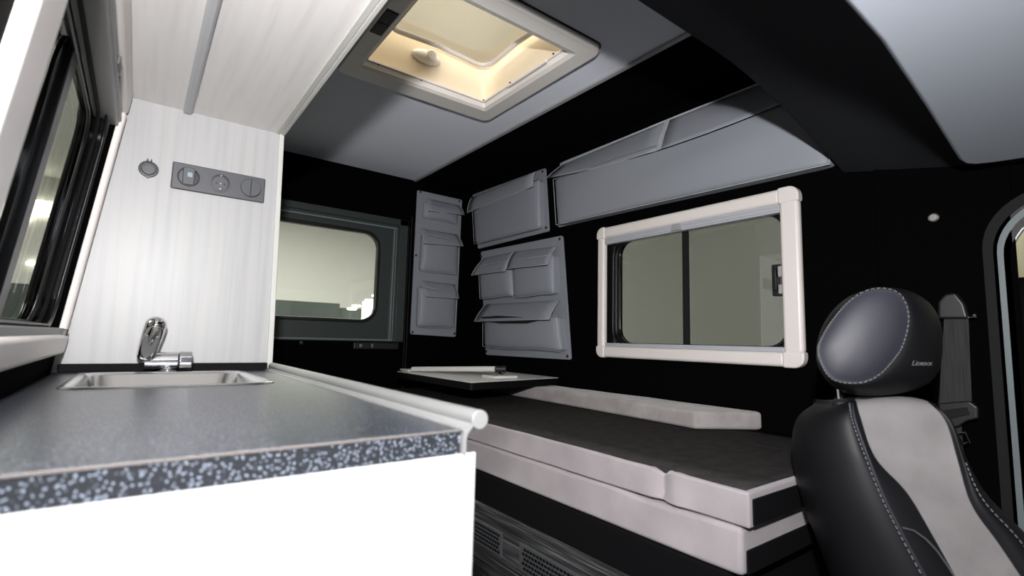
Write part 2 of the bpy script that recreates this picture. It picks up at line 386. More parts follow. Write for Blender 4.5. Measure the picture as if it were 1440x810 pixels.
bm = new(); lbar(bm, IY0,IY1,.425,IZ1, -.035,.004); lbar(bm, IY0,IY1,.435,.442, .002,.007); obj('blind_cassette', bm, 'alu_silk', w, bevel=.003)
bm = new(); lbar(bm, 1.02,1.06,.438,.452, .004,.010); lathe(bm, [(.005,0),(.005,.004),(0,.005)], L(1.10,.445,.004), (1,0,0), 12); obj('blind_clip', bm, 'vent_metal', w, bevel=.002)
# black recess, seals and two sliding panes
bm = new(); 
def lring(bm, oo, ii, off, th): ringprism(bm, [L(p,q,off) for p,q in oo], [L(p,q,off) for p,q in ii], (-th,0,0))
lring(bm, rrect(IY0-.03,IY1+.03,-.02,.48,.03,6), rrect(IY0+.005,IY1-.012,.006,.44,.06,6), -.008,.05); obj('window_seal', bm, 'black_gloss', w, bevel=.003)
for k, (off, inset) in enumerate(((-.012,.004),(-.024,.012),(-.036,.02))):
    bm = new(); tube(bm, [L(p,q,off) for p,q in rrect(IY0+inset,IY1-inset-.014,.006+inset*.3,.435-inset,.06,6)], .0035, 8, closed=True); obj('seal_lip', bm, 'rubber_dull' if k%2 else 'rubber', w, smooth=True)
bm = new(); prism(bm, [L(p,q,-.052) for p,q in rrect(IY0+.01,1.0,.01,.43,.05,6)], (-.004,0,0)); pn = obj('pane', bm, 'glass_tinted', w)
bm = new(); lbar(bm, .955,1.0,.008,.43, -.054,-.036); obj('sash_bar', bm, 'rubber', pn, bevel=.002)
bm = new(); prism(bm, [L(p,q,-.046) for p,q in rrect(.93,1.27,.01,.43,.05,6)], (-.004,0,0)); pn = obj('pane', bm, 'glass_clear', w)
bm = new(); ringprism(bm, [L(p,q,-.044) for p,q in rrect(.92,1.29,.006,.435,.055,6)], [L(p,q,-.044) for p,q in rrect(.945,1.275,.012,.422,.05,6)], (-.008,0,0)); obj('sash_frame', bm, 'black_gloss', pn, bevel=.002)
# ------------------------------------------------------------------ kitchen: end panel, overhead cupboard, cabinet, worktop
YP = 1.35
bm = new(); prism(bm, [(lx(-.09)+.002,YP,-.088),(.274,YP,-.088),(.262,YP,.512),(lx(.512)+.002,YP,.512)], (0,.016,0))
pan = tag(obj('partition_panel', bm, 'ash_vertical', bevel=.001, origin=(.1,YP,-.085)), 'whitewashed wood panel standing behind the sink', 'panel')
bm = new(); prism(bm, [(.263,YP-.004,-.084),(.276,YP-.004,-.084),(.264,YP-.004,.511),(.252,YP-.004,.511)], (0,.022,0)); obj('edge_trim', bm, 'ash_edge', pan, bevel=.002)
cab = thing('overhead_cupboard', 'pale ash overhead cupboard with underside light strip, top left', 'cupboard', (.1,.95,.512))
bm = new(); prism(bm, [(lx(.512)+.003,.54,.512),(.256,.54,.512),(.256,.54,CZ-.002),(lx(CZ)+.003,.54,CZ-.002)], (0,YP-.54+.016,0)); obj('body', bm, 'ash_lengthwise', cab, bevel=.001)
bm = new(); box(bm, (.2565,.54,.508),(.265,YP+.016,CZ-.002)); obj('door', bm, 'ash_edge', cab, bevel=.0015)
bm = new(); box(bm, (.245,.54,.5095),(.256,YP-.004,.512)); obj('edge_trim', bm, 'ash_edge', cab, bevel=.001)
a0 = at(268,162,2,.508); a1 = at(288,0,2,.508)
bm = new(); prism(bm, [(.046,YP-.006,.512),(.046,YP-.006,.506),(.050,YP-.006,.5035),(.059,YP-.006,.5035),(.063,YP-.006,.506),(.063,YP-.006,.512)], (0,-.78,0)); obj('light_strip', bm, 'light_strip', cab, smooth=False)
# base cabinet
base = thing('kitchen_cabinet', 'white kitchen base cabinet seen end on, lower left', 'cabinet', (.08,.9,FLOOR))
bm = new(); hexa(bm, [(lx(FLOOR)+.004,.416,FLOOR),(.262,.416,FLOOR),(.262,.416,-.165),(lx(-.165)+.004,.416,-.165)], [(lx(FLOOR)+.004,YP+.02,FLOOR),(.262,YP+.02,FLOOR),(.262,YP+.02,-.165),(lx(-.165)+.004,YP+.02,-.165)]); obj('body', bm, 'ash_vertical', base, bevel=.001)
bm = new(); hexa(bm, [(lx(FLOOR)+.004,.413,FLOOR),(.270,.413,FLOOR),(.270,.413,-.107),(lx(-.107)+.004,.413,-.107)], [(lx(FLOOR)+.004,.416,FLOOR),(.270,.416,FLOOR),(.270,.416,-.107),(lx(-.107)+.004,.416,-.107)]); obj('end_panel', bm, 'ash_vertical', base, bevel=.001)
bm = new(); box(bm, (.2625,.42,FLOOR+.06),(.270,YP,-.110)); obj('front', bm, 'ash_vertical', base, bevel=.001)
# worktop with a cut-out for the sink
sx0, sx1, sy0, sy1 = -.085, .205, .955, 1.30
bm = new()
wall_pieces(bm, -.123, .254, .416, YP, [(sx0+.012,sx1-.012,sy0+.012,sy1-.012)], lambda a,b,c,d: box(bm, (a,c,-.107),(b,d,-.085)))
bmesh.ops.remove_doubles(bm, verts=bm.verts, dist=1e-5)
wt = tag(obj('worktop', bm, 'granite', origin=(.07,.9,-.107)), 'dark speckled worktop running back from the near corner to the white panel', 'worktop')
bm = new(); box(bm, (-.123,.4145,-.0868),(.254,.417,-.0845)); obj('edge_band', bm, 'top_edge', wt, bevel=.0005)
# profile rail
rail = thing('counter_rail', 'satin aluminium tube rail along the worktop front edge', 'rail', (.27,.9,-.1))
bm = new(); tube(bm, [(.272,.410,-.0765),(.272,YP-.02,-.0765)], .0092, 24); obj('tube', bm, 'alu_silk', rail, smooth=False, bevel=.001)
bm = new(); prism(bm, [(.2545,.411,-.107),(.2575,.411,-.107),(.2575,.411,-.094),(.259,.411,-.0885),(.263,.411,-.084),(.268,.411,-.080),(.268,.411,-.0765),(.262,.411,-.0805),(.258,.411,-.0835),(.2535,.411,-.0842),(.2535,.411,-.0855),(.2545,.411,-.0855)], (0,YP-.02-.411,0)); obj('flange', bm, 'alu_white', rail)
# upstand
bm = new(); box(bm, (-.118,YP-.016,-.085),(.262,YP,-.068)); tag(obj('upstand', bm, 'upstand_black', bevel=.002, origin=(.07,YP-.01,-.085)), 'black upstand strip at the foot of the white panel', 'upstand')
# sink
sk = thing('sink', 'shallow stainless steel sink let into the worktop', 'sink', (.06,1.13,-.085))
bm = new(); prof = [(0,-.0848,.022),(.002,-.0825,.022),(.010,-.0825,.022),(.014,-.0835,.03),(.019,-.088,.035),(.030,-.145,.04),(.045,-.155,.05)]
rings = []
for ins, z, r in prof: rings.append([bm.verts.new((a, b_, z)) for a, b_ in rrect(sx0+ins,sx1-ins,sy0+ins,sy1-ins,r,8)])
for A, B in zip(rings, rings[1:]):
    for k in range(len(A)): bm.faces.new((A[k],A[(k+1)%len(A)],B[(k+1)%len(A)],B[k]))
bm.faces.new(rings[-1]); obj('basin', bm, 'steel', sk, smooth=True)
bm = new(); lathe(bm, [(.024,0),(.024,.0015),(.018,.002),(.016,0),(.0,-.001)], (.06,1.13,-.1548), (0,0,1)); obj('drain', bm, 'chrome', sk)
# tap
fb = at(235,519,2,-.085); fb.y = 1.318; fb.x = .052
sA = fb.y-.0
tp = thing('tap', 'chrome folding tap standing behind the sink', 'tap', (fb.x,fb.y,-.085))
zc = -.085+.024
xl = at(201,505,1,fb.y).x; xr = at(270,503,1,fb.y).x; xm = at(250,503,1,fb.y).x
bm = new(); lathe(bm, [(.019,0),(.019,.004),(.013,.007),(.013,.016)], ((xl+xr)/2,fb.y,-.085), (0,0,1)); obj('tap_base', bm, 'chrome', tp, smooth=False, bevel=.001)
bm = new(); lathe(bm, [(.012,0),(.0185,.003),(.0185,xm-xl),(.017,xm-xl+.0005)], (xl,fb.y,zc), (1,0,0), 32); obj('tap_body', bm, 'chrome', tp, bevel=.001)
bm = new(); lathe(bm, [(.018,0),(.0215,.002),(.0215,xr-xm-.002),(.019,xr-xm)], (xm+.001,fb.y,zc), (1,0,0), 10); obj('tap_handle', bm, 'chrome', tp, bevel=.0015)
# swivel spout: fat tube rising towards the room, flat cut-out underside
p0 = Vector(at(205,500,1,fb.y-.018)); p1 = Vector(at(219,458,1,fb.y-.035))
bm = new(); path = []; rad = []
ax = (p1-p0).normalized()
for k in range(6):
    a = (1-k/6)*PI/2; path.append(p0-ax*.012*math.sin(a)); rad.append(max(.0165*math.cos(a), .0004))
for k in range(11):
    t = k/10; q = p0.lerp(p1, t); q.z -= 0; path.append(q); rad.append(.0165+.003*min(1, t*1.5))
ax = (p1-p0).normalized()
for k in range(1,7):
    a = k/6*PI/2; path.append(p1+ax*.0195*math.sin(a)); rad.append(max(.0195*math.cos(a), .0004))
tube(bm, path, rad, 28); obj('spout', bm, 'chrome', tp, smooth=True)
view = (-(p0+p1)/2).normalized()
uu = ax.cross(view).normalized(); vv = uu.cross(ax).normalized()
if vv.dot(view) < 0: vv = -vv
pm = (p0+p1)/2 + vv*.0160
out = [pm+ax*.016+uu*.0125, pm+ax*.016-uu*.0125, pm-ax*.006-uu*.0125] + [pm-ax*(.006+.026*math.sin(k/10*PI))-uu*.0125*math.cos(k/10*PI) for k in range(1,10)] + [pm-ax*.006+uu*.0125]
bm = new(); prism(bm, out, vv*.0022); obj('spout_recess', bm, 'spout_grey', tp, bevel=.001)
# ------------------------------------------------------------------ sockets on the panel
def Q(px, py, off=0): return at(px, py, 1, YP-off)
sp = thing('socket_panel', 'grey triple frame holding USB port, mains socket and round switch', 'socket panel', tuple(Q(308,256)))
tl, tr, br, bl = Q(243,227), Q(373,253), Q(371,286), Q(240,265)
xa, xb, za, zb = tl.x, tr.x, (br.z+bl.z)/2, (tl.z+tr.z)/2
W3 = (xb-xa)/3
bm = new(); box(bm, (xa,YP-.008,za),(xb,YP,zb)); obj('frame', bm, 'socket_grey', sp, bevel=.003)
zc = (za+zb)/2; rr = (zb-za)*.36
for k in range(3):
    cx = xa+W3*(k+.5); c0 = (cx,YP-.008,zc)
    bm = new()
    if k == 0:
        lathe(bm, [(rr,0),(rr,.004),(rr*.88,.0055),(rr*.84,.002),(0,.002)], c0, (0,-1,0)); o = obj('usb_port', bm, 'socket_grey', sp)
        bm = new(); prism(bm, [(cx-rr*.5,YP-.009,zc-rr*.85),(cx+rr*.5,YP-.009,zc-rr*.85),(cx+rr*.55,YP-.009,zc+rr*.8),(cx+rr*.2,YP-.009,zc+rr*1.0),(cx-rr*.2,YP-.009,zc+rr*1.0),(cx-rr*.55,YP-.009,zc+rr*.8)], (0,-.006,0)); obj('flap', bm, 'socket_grey', o, bevel=.002)
        bm = new(); prism(bm, [(cx+rr*.55,YP-.0105,zc-rr*.6),(cx+rr*.78,YP-.0105,zc-rr*.2),(cx+rr*.78,YP-.0105,zc+rr*.3),(cx+rr*.55,YP-.0105,zc+rr*.6)], (0,-.001,0)); obj('opening', bm, 'socket_dark', o)
        bm = new(); box(bm, (cx-rr*.12,YP-.0156,zc-.001),(cx+rr*.3,YP-.0148,zc+rr*.42)); obj('usb_light', bm, 'led', o)
    elif k == 1:
        bm2 = bm; ringprism(bm, [(cx+rr*math.cos(a*PI/16),YP-.008,zc+rr*math.sin(a*PI/16)) for a in range(32)], [(cx+rr*.86*math.cos(a*PI/16),YP-.008,zc+rr*.86*math.sin(a*PI/16)) for a in range(32)], (0,-.003,0)); o = obj('mains_socket', bm, 'socket_grey', sp)
        bm = new(); lathe(bm, [(rr*.86,0),(rr*.86,.0008),(0,.0008)], c0, (0,-1,0)); obj('recess', bm, 'socket_dark', o)
        bm = new(); lathe(bm, [(rr*.74,0),(rr*.74,.0015),(0,.0015)], (cx-.001,YP-.0085,zc-.002), (0,-1,0)); obj('face', bm, 'socket_grey', o)
        for s in (-1,0,1):
            bm = new(); lathe(bm, [(.0022 if s else .0016,0),(.0022 if s else .0016,.001),(0,.001)], (cx+s*rr*.38,YP-.0098,zc-rr*.12), (0,-1,0), 12); obj('pin_hole' if s else 'pin', bm, 'socket_dark' if s else 'chrome', o)
        for s in (-1,1):
            bm = new(); box(bm, (cx-.0018,YP-.013,zc+s*rr*.72-.002),(cx+.0018,YP-.009,zc+s*rr*.72+.002)); obj('earth_contact', bm, 'chrome' , o, bevel=.0005)
    else:
        lathe(bm, [(rr*1.02,0),(rr*1.02,.003),(rr*.98,.0032)], c0, (0,-1,0)); o = obj('switch', bm, 'socket_dark', sp)
        for s in (-1,1):
            bm = new(); pts = [(cx+s*.0006+s*rr*.95*math.cos(a*PI/24),YP-.010,zc+rr*.95*math.sin(a*PI/24)) for a in range(-12,13)]; prism(bm, pts, (0,-.0045,0)); obj('rocker', bm, 'socket_grey', o, bevel=.0008)
c1 = Q(209,238); rr2 = (Q(224,240)-Q(195,237)).length/2
ro = thing('round_socket', 'small round grey capped socket left of the triple frame', 'socket', tuple(c1))
bm = new(); lathe(bm, [(rr2,0),(rr2,.002),(rr2*.93,.004),(rr2*.78,.0045),(rr2*.75,.0025),(0,.0025)], c1, (0,-1,0)); obj('bezel', bm, 'socket_grey', ro)
bm = new(); lathe(bm, [(rr2*.70,.003),(rr2*.70,.007),(rr2*.66,.008),(rr2*.48,.0082),(rr2*.46,.0074),(0,.0074)], c1, (0,-1,0)); obj('cap', bm, 'socket_grey', ro)
bm = new(); lathe(bm, [(rr2*.76,.0028),(rr2*.76,.0034),(0,.0034)], c1, (0,-1,0)); obj('cap_gasket', bm, 'socket_dark', ro)
bm = new(); lathe(bm, [(rr2*.22,.004),(rr2*.22,.0075),(0,.008)], c1+Vector((0,0,-rr2*.92)), (0,-1,0), 14); obj('cap_tab', bm, 'socket_grey', ro)
for s in (-1,1):
    bm = new(); box(bm, tuple(c1+Vector((s*.0035-.0012,-.007,rr2*.85))), tuple(c1+Vector((s*.0035+.0012,0,rr2*1.18)))); obj('hinge', bm, 'socket_dark', ro, bevel=.0008)
# ------------------------------------------------------------------ roof hatch
ht = thing('roof_hatch', 'cream framed roof hatch with clear dome in the grey ceiling', 'roof hatch', (.73,1.26,CZ))
zf = .848
def rp(x0,x1,y0,y1,z,r,n=6): return [(a,b_,z) for a,b_ in rrect(x0,x1,y0,y1,r,n)]
bm = new(); n = None
secs = [rp(.444,1.032,.962,1.578,CZ,.03), rp(.444,1.032,.962,1.578,zf+.006,.03), rp(.448,1.028,.966,1.574,zf,.028), rp(.490,.975,1.012,1.500,zf-.002,.010), rp(.500,.962,1.032,1.488,zf+.004,.006), rp(.506,.958,1.036,1.482,zf+.020,.006)]
rg = [[bm.verts.new(p) for p in s] for s in secs]
for A, B in zip(rg, rg[1:]):
    for k in range(len(A)): bm.faces.new((A[k],A[(k+1)%len(A)],B[(k+1)%len(A)],B[k]))
obj('hatch_frame', bm, 'cream_hatch', ht, smooth=False)
bm = new(); ringprism(bm, rp(.440,1.036,.958,1.582,CZ-.003,.03), rp(.46,1.0,.98,1.56,CZ-.003,.02), (0,0,.003)); obj('gasket', bm, 'rubber', ht)
bm = new(); ringprism(bm, rp(.496,.968,1.026,1.494,zf+.018,.006), rp(.512,.950,1.044,1.474,zf+.018,.006), (0,0,.008)); obj('blind_track', bm, 'cream', ht, bevel=.001)
bm = new(); secs = [rp(.499,.966,1.029,1.494,zf+.02,.006), rp(.502,.963,1.032,1.490,.92,.02), rp(.505,.960,1.035,1.487,.99,.06), rp(.50,.965,1.03,1.492,1.06,.08)]
rg = [[bm.verts.new(p) for p in s] for s in secs]
for A, B in zip(rg, rg[1:]):
    for k in range(len(A)): bm.faces.new((A[k],A[(k+1)%len(A)],B[(k+1)%len(A)],B[k]))
obj('shaft', bm, 'hatch_shaft', ht, smooth=True)
def dome(x, y, zb, h, x0=.505, x1=.962, y0=1.035, y1=1.49):
    u = 2*(x-x0)/(x1-x0)-1; v_ = 2*(y-y0)/(y1-y0)-1; return zb + h*(1-u**4)*(1-v_**4)
bm = new(); K = 16; g = [[None]*(K+1) for _ in range(K+1)]
X0,X1,Y0_,Y1_ = .50,.967,1.03,1.495
for i in range(K+1):
    for j in range(K+1):
        x = X0+(X1-X0)*i/K; y = Y0_+(Y1_-Y0_)*j/K; g[i][j] = bm.verts.new((x,y,dome(x,y,1.055,.05,X0,X1,Y0_,Y1_)))
for i in range(K):
    for j in range(K): bm.faces.new((g[i][j],g[i+1][j],g[i+1][j+1],g[i][j+1]))
obj('outer_dome', bm, 'acrylic', ht, smooth=True)
# inner acrylic pane with a rolled rim, bowing downward along its sides
inner = rrect(.545,.925,1.07,1.425,.05,8); ring = []
for k in range(len(inner)):
    a, b_ = Vector(inner[k]), Vector(inner[(k+1)%len(inner)])
    m_ = 6 if (a-b_).length > .1 else 1
    for q in range(m_): ring.append(a.lerp(b_, q/m_))
def rimz(p): 
    u = (p.x-.735)/.19; v_ = (p.y-1.247)/.178
    return .966+.010*(1-abs(u*v_))
ring3 = [(p.x,p.y,rimz(p)) for p in ring]
bm = new(); tube(bm, ring3, .009, 10, closed=True); obj('inner_rim', bm, 'cream', ht, smooth=True)
bm = new(); vs = [bm.verts.new(p) for p in ring3]; cc = bm.verts.new((.735,1.247,1.0))
for k in range(len(vs)): bm.faces.new((vs[k],vs[(k+1)%len(vs)],cc))
obj('inner_dome', bm, 'acrylic_smoke', ht, smooth=True)
kn = at(602,80,1,1.47)
bm = new(); pillow(bm, [(kn.x+.055*math.cos(a*PI/12), 1.484, kn.z+.003+.024*math.sin(a*PI/12)) for a in range(24)], (0,-1,0), .022, .002); k1 = obj('catch', bm, 'cream', ht, smooth=True)
bm = new(); lathe(bm, [(.018,0),(.018,.006),(.014,.009),(0,.009)], (kn.x+.008,1.463,kn.z+.006), (0,-1,-.3)); obj('catch_button', bm, 'cream_hatch', k1, bevel=.001)
bm = new(); box(bm, (.452,1.175,zf-.003),(.486,1.298,zf)); vg = obj('speaker_grille', bm, 'mesh_grille', ht, bevel=.001)
bm = new()
for k in range(2):
    for q in range(5): box(bm, (.4545+.0062*q,1.180+.062*k,zf-.005),(.4575+.0062*q,1.232+.062*k,zf-.003))
obj('grille_bars', bm, 'vent_metal', vg)
bm = new(); box(bm, (.944,1.12,zf+.010),(.953,1.32,zf+.019)); obj('blind_pull', bm, 'cream', ht, bevel=.002)
for (x, y) in ((.94,1.46),(.94,1.30),(.70,1.478),(.55,1.478),(.94,1.08)):
    bm = new(); lathe(bm, [(.0035,0),(.0035,.0015),(0,.002)], (x,y,zf+.018), (0,0,-1), 10); obj('screw', bm, 'vent_metal', ht)
# ------------------------------------------------------------------ pocket organisers
def rivets(par, pts, n):
    for p in pts:
        bm = new(); lathe(bm, [(.0065,0),(.0065,.0015),(.004,.003),(0,.0033)], p, n, 14); obj('rivet', bm, 'rivet', par)
def softbox(name, f4, b4, par, bulge=.012, nrm=(0,-1,0), wave=0.0, wrinkle=0.0, N=10):
    """pocket bag: front quad f4 (TL,TR,BR,BL) bulging along nrm, sides back to b4"""
    f4 = [Vector(p) for p in f4]; b4 = [Vector(p) for p in b4]; nrm = Vector(nrm); bm = new()
    def bil(q, u, v_): return q[0].lerp(q[1], u).lerp(q[3].lerp(q[2], u), v_)
    G = []
    down = (f4[3]-f4[0]).normalized()
    for j in range(N+1):
        row = []
        for i in range(N+1):
            u, v_ = i/N, j/N; p = bil(f4, u, v_)
            s = math.sin(PI*min(1,max(0,u)))**.6 * math.sin(PI*(.18+.64*v_))**.8 * math.sin(PI*min(1, max(0,v_*.8+.2)))**.5 if 0<u<1 else 0
            p = p + nrm*(bulge*s - (.006 if i in (0,N) or j in (0,N) else 0))
            p += down*(wave*math.sin(PI*2*u)*v_)
            p += nrm*(wrinkle*math.sin(7*u+4*v_)*s)
            row.append(bm.verts.new(p))
        G.append(row)
    for j in range(N):
        for i in range(N): bm.faces.new((G[j][i],G[j][i+1],G[j+1][i+1],G[j+1][i]))
    loop = [(0,i) for i in range(N)]+[(j,N) for j in range(N)]+[(N,N-i) for i in range(N)]+[(N-j,0) for j in range(N)]
    B = []; Mid = []
    for (j,i) in loop:
        B.append(bm.verts.new(bil(b4, i/N, j/N))); Mid.append(bm.verts.new(bil(b4, i/N, j/N).lerp(G[j][i].co, .5) + (bil(b4, i/N, j/N)-bil(b4,.5,.5)).normalized()*-.002))
    n = len(loop)
    for k in range(n):
        a, b_ = G[loop[k][0]][loop[k][1]], G[loop[(k+1)%n][0]][loop[(k+1)%n][1]]
        bm.faces.new((a, Mid[k], Mid[(k+1)%n], b_)); bm.faces.new((Mid[k], B[k], B[(k+1)%n], Mid[(k+1)%n]))
    o = obj(name, bm, 'leatherette', par, sub=1)
    # piped hem around the front edge
    bm = new(); tube(bm, [G_ for G_ in [bil(f4, i/N, j/N)-nrm*.004+down*(wave*math.sin(PI*2*i/N)*(j/N)) for (j,i) in loop]], .0013, 6, closed=True); obj('piping', bm, 'leatherette_edge', o, smooth=True)
    return o
def sheet(name, q4, par, nrm, th=.003, sag=.006, N=8, piping=True, m='leatherette', wave=0.0):
    q = [Vector(p) for p in q4]; nrm = Vector(nrm); bm = new(); G = []
    for j in range(N+1):
        row = []
        for i in range(N+1):
            u, v_ = i/N, j/N; p = q[0].lerp(q[1],u).lerp(q[3].lerp(q[2],u),v_) + nrm*(sag*math.sin(PI*v_)) + Vector((0,0,-wave*math.sin(PI*u)*v_))
            row.append(p)
        G.append(row)
    A = [[bm.verts.new(p) for p in r] for r in G]; B = [[bm.verts.new(p-nrm*th) for p in r] for r in G]
    for j in range(N):
        for i in range(N):
            bm.faces.new((A[j][i],A[j][i+1],A[j+1][i+1],A[j+1][i])); bm.faces.new((B[j][i],B[j+1][i],B[j+1][i+1],B[j][i+1]))
    for i in range(N):
        bm.faces.new((A[0][i],B[0][i],B[0][i+1],A[0][i+1])); bm.faces.new((A[N][i],A[N][i+1],B[N][i+1],B[N][i]))
        bm.faces.new((A[i][0],A[i+1][0],B[i+1][0],B[i][0])); bm.faces.new((A[i][N],B[i][N],B[i+1][N],A[i+1][N]))
    o = obj(name, bm, m, par, smooth=True)
    if piping:
        loop = [G[j][0] for j in range(N+1)]+[G[N][i] for i in range(1,N+1)]+[G[j][N] for j in range(N-1,-1,-1)]
        bm = new(); tube(bm, [p+nrm*.0004 for p in loop], .0014, 6); obj('piping', bm, 'leatherette_edge', o, smooth=True)
        bm = new(); tube(bm, [G[N][i]-nrm*.003+(G[N][i]-G[N-1][i]).normalized()*.0022 for i in range(N+1)], .0022, 6); obj('flap_shade_line', bm, 'rubber', o, smooth=True)  # dark tube added as the shade line under the flap's lower edge
    return o
def plate(name, q4, par, off, r=.012):
    """backing board: rounded quad extruded by off"""
    q = [Vector(p) for p in q4]; pts = []
    for k in range(4):
        p, a, b_ = q[k], q[k-1], q[(k+1)%4]; da = (a-p).normalized()*r; db = (b_-p).normalized()*r
        for t in (0,.33,.67,1): pts.append((p+da).lerp(p, t).lerp(p.lerp(p+db, t), t))
    bm = new(); prism(bm, pts, off); return obj(name, bm, 'leatherette', par, bevel=.0015)
# A: on the rear wall
NR = (0,-1,0)
def RP(px, py, d): return at(px, py, 1, RY-d)
orgA = thing('wall_organiser', 'tall narrow grey three-pocket organiser on the rear wall beside the door', 'organiser', tuple(RP(611,474,0)), 'grey pocket organisers')
plate('backing', [RP(587,267,.008),RP(650,281,.008),RP(641,474,.008),RP(577,470,.008)], orgA, (0,.007,0))
rivets(orgA, [RP(591,270,.009),RP(646,283,.009),RP(585,359,.009),RP(580,467,.009),RP(639,469,.009)], NR)
def pocket(par, P, nrm, front, dp, flap, flap_d0=.012, wave=.003, bulge=.012, out=.012):
    """front: px quad TL,TR,BR,BL of the pocket face at distance dp from wall"""
    nrm = Vector(nrm)
    f4 = [P(*p, dp) for p in front]; b4 = [v - nrm*(dp-.008) for v in f4]
    if nrm.y: b4 = [Vector((v.x, RY-.008, v.z)) for v in f4]
    else: b4 = [Vector((WX-.008, v.y, v.z)) for v in f4]
    o = softbox('pocket', f4, b4, par, bulge=bulge, nrm=nrm, wave=wave)
    q = [P(*flap[0], flap_d0), P(*flap[1], flap_d0), P(*flap[2], dp+out), P(*flap[3], dp+out)]
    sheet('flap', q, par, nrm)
    return o
pocket(orgA, RP, NR, [(598,284),(646,295),(645,315),(596,305)], .030, [(600,279),(646,289),(653,302),(603,296)])
pocket(orgA, RP, NR, [(595,328),(646,338),(645,387),(592,380)], .040, [(592,321),(643,330),(651,346),(596,342)])
pocket(orgA, RP, NR, [(590,402),(643,412),(641,462),(588,459)], .040, [(591,394),(640,400),(645,420),(600,417)])
# B, C, D: on the right wall
NW = (-1,0,0)
def WP(px, py, d): return at(px, py, 0, WX-d)
orgB = thing('wall_organiser', 'single-pocket grey organiser with wide flap, between corner and long organiser', 'organiser', tuple(WP(720,345,0)), 'grey pocket organisers')
plate('backing', [WP(664,274,.008),WP(767,236,.008),WP(772,325,.008),WP(672,350,.008)], orgB, (.007,0,0))
rivets(orgB, [WP(763,241,.009),WP(768,320,.009)], NW)
pocket(orgB, WP, NW, [(663,288),(756,250),(757,320),(666,343)], .045, [(663,278),(753,241),(749,262),(657,299)], flap_d0=.046, wave=0, out=.006, bulge=.010)
orgC = thing('wall_organiser', 'square grey organiser of three flapped pockets left of the window', 'organiser', tuple(WP(740,503,0)), 'grey pocket organisers')
plate('backing', [WP(676,354,.008),WP(791,331,.008),WP(803,506,.008),WP(683,499,.008)], orgC, (.007,0,0))
rivets(orgC, [WP(677,361,.009),WP(787,336,.009),WP(684,494,.009),WP(798,501,.009)], NW)
pocket(orgC, WP, NW, [(672,374),(716,366),(718,416),(674,420)], .050, [(680,363),(723,354),(710,381),(663,387)], out=.018)
pocket(orgC, WP, NW, [(718,366),(776,358),(777,413),(720,418)], .050, [(722,354),(784,346),(769,372),(712,378)], out=.018)
pocket(orgC, WP, NW, [(678,448),(781,444),(787,494),(678,487)], .055, [(683,428),(787,422),(772,449),(667,452)], out=.022, bulge=.014)
bm = new(); q = [WP(p_[0],p_[1],.0665) for p_ in ((676,446),(700,444),(735,446),(757,451),(742,455),(705,455),(685,452))]; prism(bm, q, (-.004,0,0)); obj('pocket_mouth', bm, 'rubber', orgC)
orgD = thing('wall_organiser', 'long grey organiser with two-section flap above the side window', 'organiser', tuple(WP(960,280,0)), 'grey pocket organisers')
plate('backing', [WP(787,229,.008),(WX-.008,.60,.822),(WX-.008,.52,.50),WP(784,320,.008)], orgD, (.007,0,0))
rivets(orgD, [WP(790,229,.009)], NW)
dpD = .050
tlD = WP(777,252,dpD); brD = WP(1166,230,dpD); blD = WP(781,316,dpD); trD = Vector((WX-dpD, brD.y+.0, tlD.z-.02))
f4 = [tlD, trD, brD, blD]; b4 = [Vector((WX-.008, v.y, v.z)) for v in f4]
softbox('pocket', f4, b4, orgD, bulge=.018, nrm=NW, wrinkle=.008, N=20)
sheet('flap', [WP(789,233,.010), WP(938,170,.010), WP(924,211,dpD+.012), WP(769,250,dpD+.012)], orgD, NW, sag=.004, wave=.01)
y2 = WP(938,170,.010); e2 = WP(924,211,dpD+.014)
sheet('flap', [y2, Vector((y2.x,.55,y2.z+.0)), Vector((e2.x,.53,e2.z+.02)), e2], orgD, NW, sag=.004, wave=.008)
bm = new(); q = [WP(936,170,.012),WP(942,168,.012),WP(929,210,dpD+.016),WP(922,213,dpD+.016)]; prism(bm, q, (-.003,0,0)); obj('flap_seam', bm, 'leatherette_edge', orgD, bevel=.001)
bm = new(); tube(bm, [WP(788,231,.011), WP(938,169,.011), Vector((WX-.011,.55,y2.z+.002))], .0035, 8); obj('top_hem', bm, 'leatherette_edge', orgD)
# ------------------------------------------------------------------ bed: base, folded mattresses, cushion, table
BX = .855
bm = new(); box(bm, (BX+.005,.50,FLOOR),(WX-.006,2.44,-.393)); tag(obj('bed_base', bm, 'charcoal_end', bevel=.008, origin=(1.15,1.4,FLOOR)), 'black upholstered bed base below the two mattresses', 'bed')
bs = thing('bench_panel', 'dark streaked wood panel with perforated vents below the bed', 'panel', (BX,1.2,FLOOR))
bm = new(); box(bm, (BX-.004,.50,FLOOR),(BX+.005,2.3,-.478)); obj('board', bm, 'dark_wood', bs, bevel=.001)
def vent(y0, y1, z0, z1):
    bm = new(); box(bm, (BX-.010,y0,z0),(BX-.004,y1,z1)); v0 = obj('vent', bm, 'vent_metal', bs, bevel=.001)
    bm = new(); ny = int((y1-y0-.016)/.0125); nz = 5
    for k in range(nz):
        for q in range(ny):
            cy = y0+.012+q*.0125+(.006 if k%2 else 0); cz = z0+.012+k*(z1-z0-.022)/(nz-1)
            if cy > y1-.008: continue
            pts = [(BX-.0101,cy+a,cz+b_) for a,b_ in rrect(-.0052,.0052,-.0036,.0036,.0034,3)]; prism(bm, pts, (-.0006,0,0))
    obj('perforation', bm, 'rubber', v0)
vent(1.154,1.31,-.590,-.524); vent(.85,1.074,-.592,-.524)
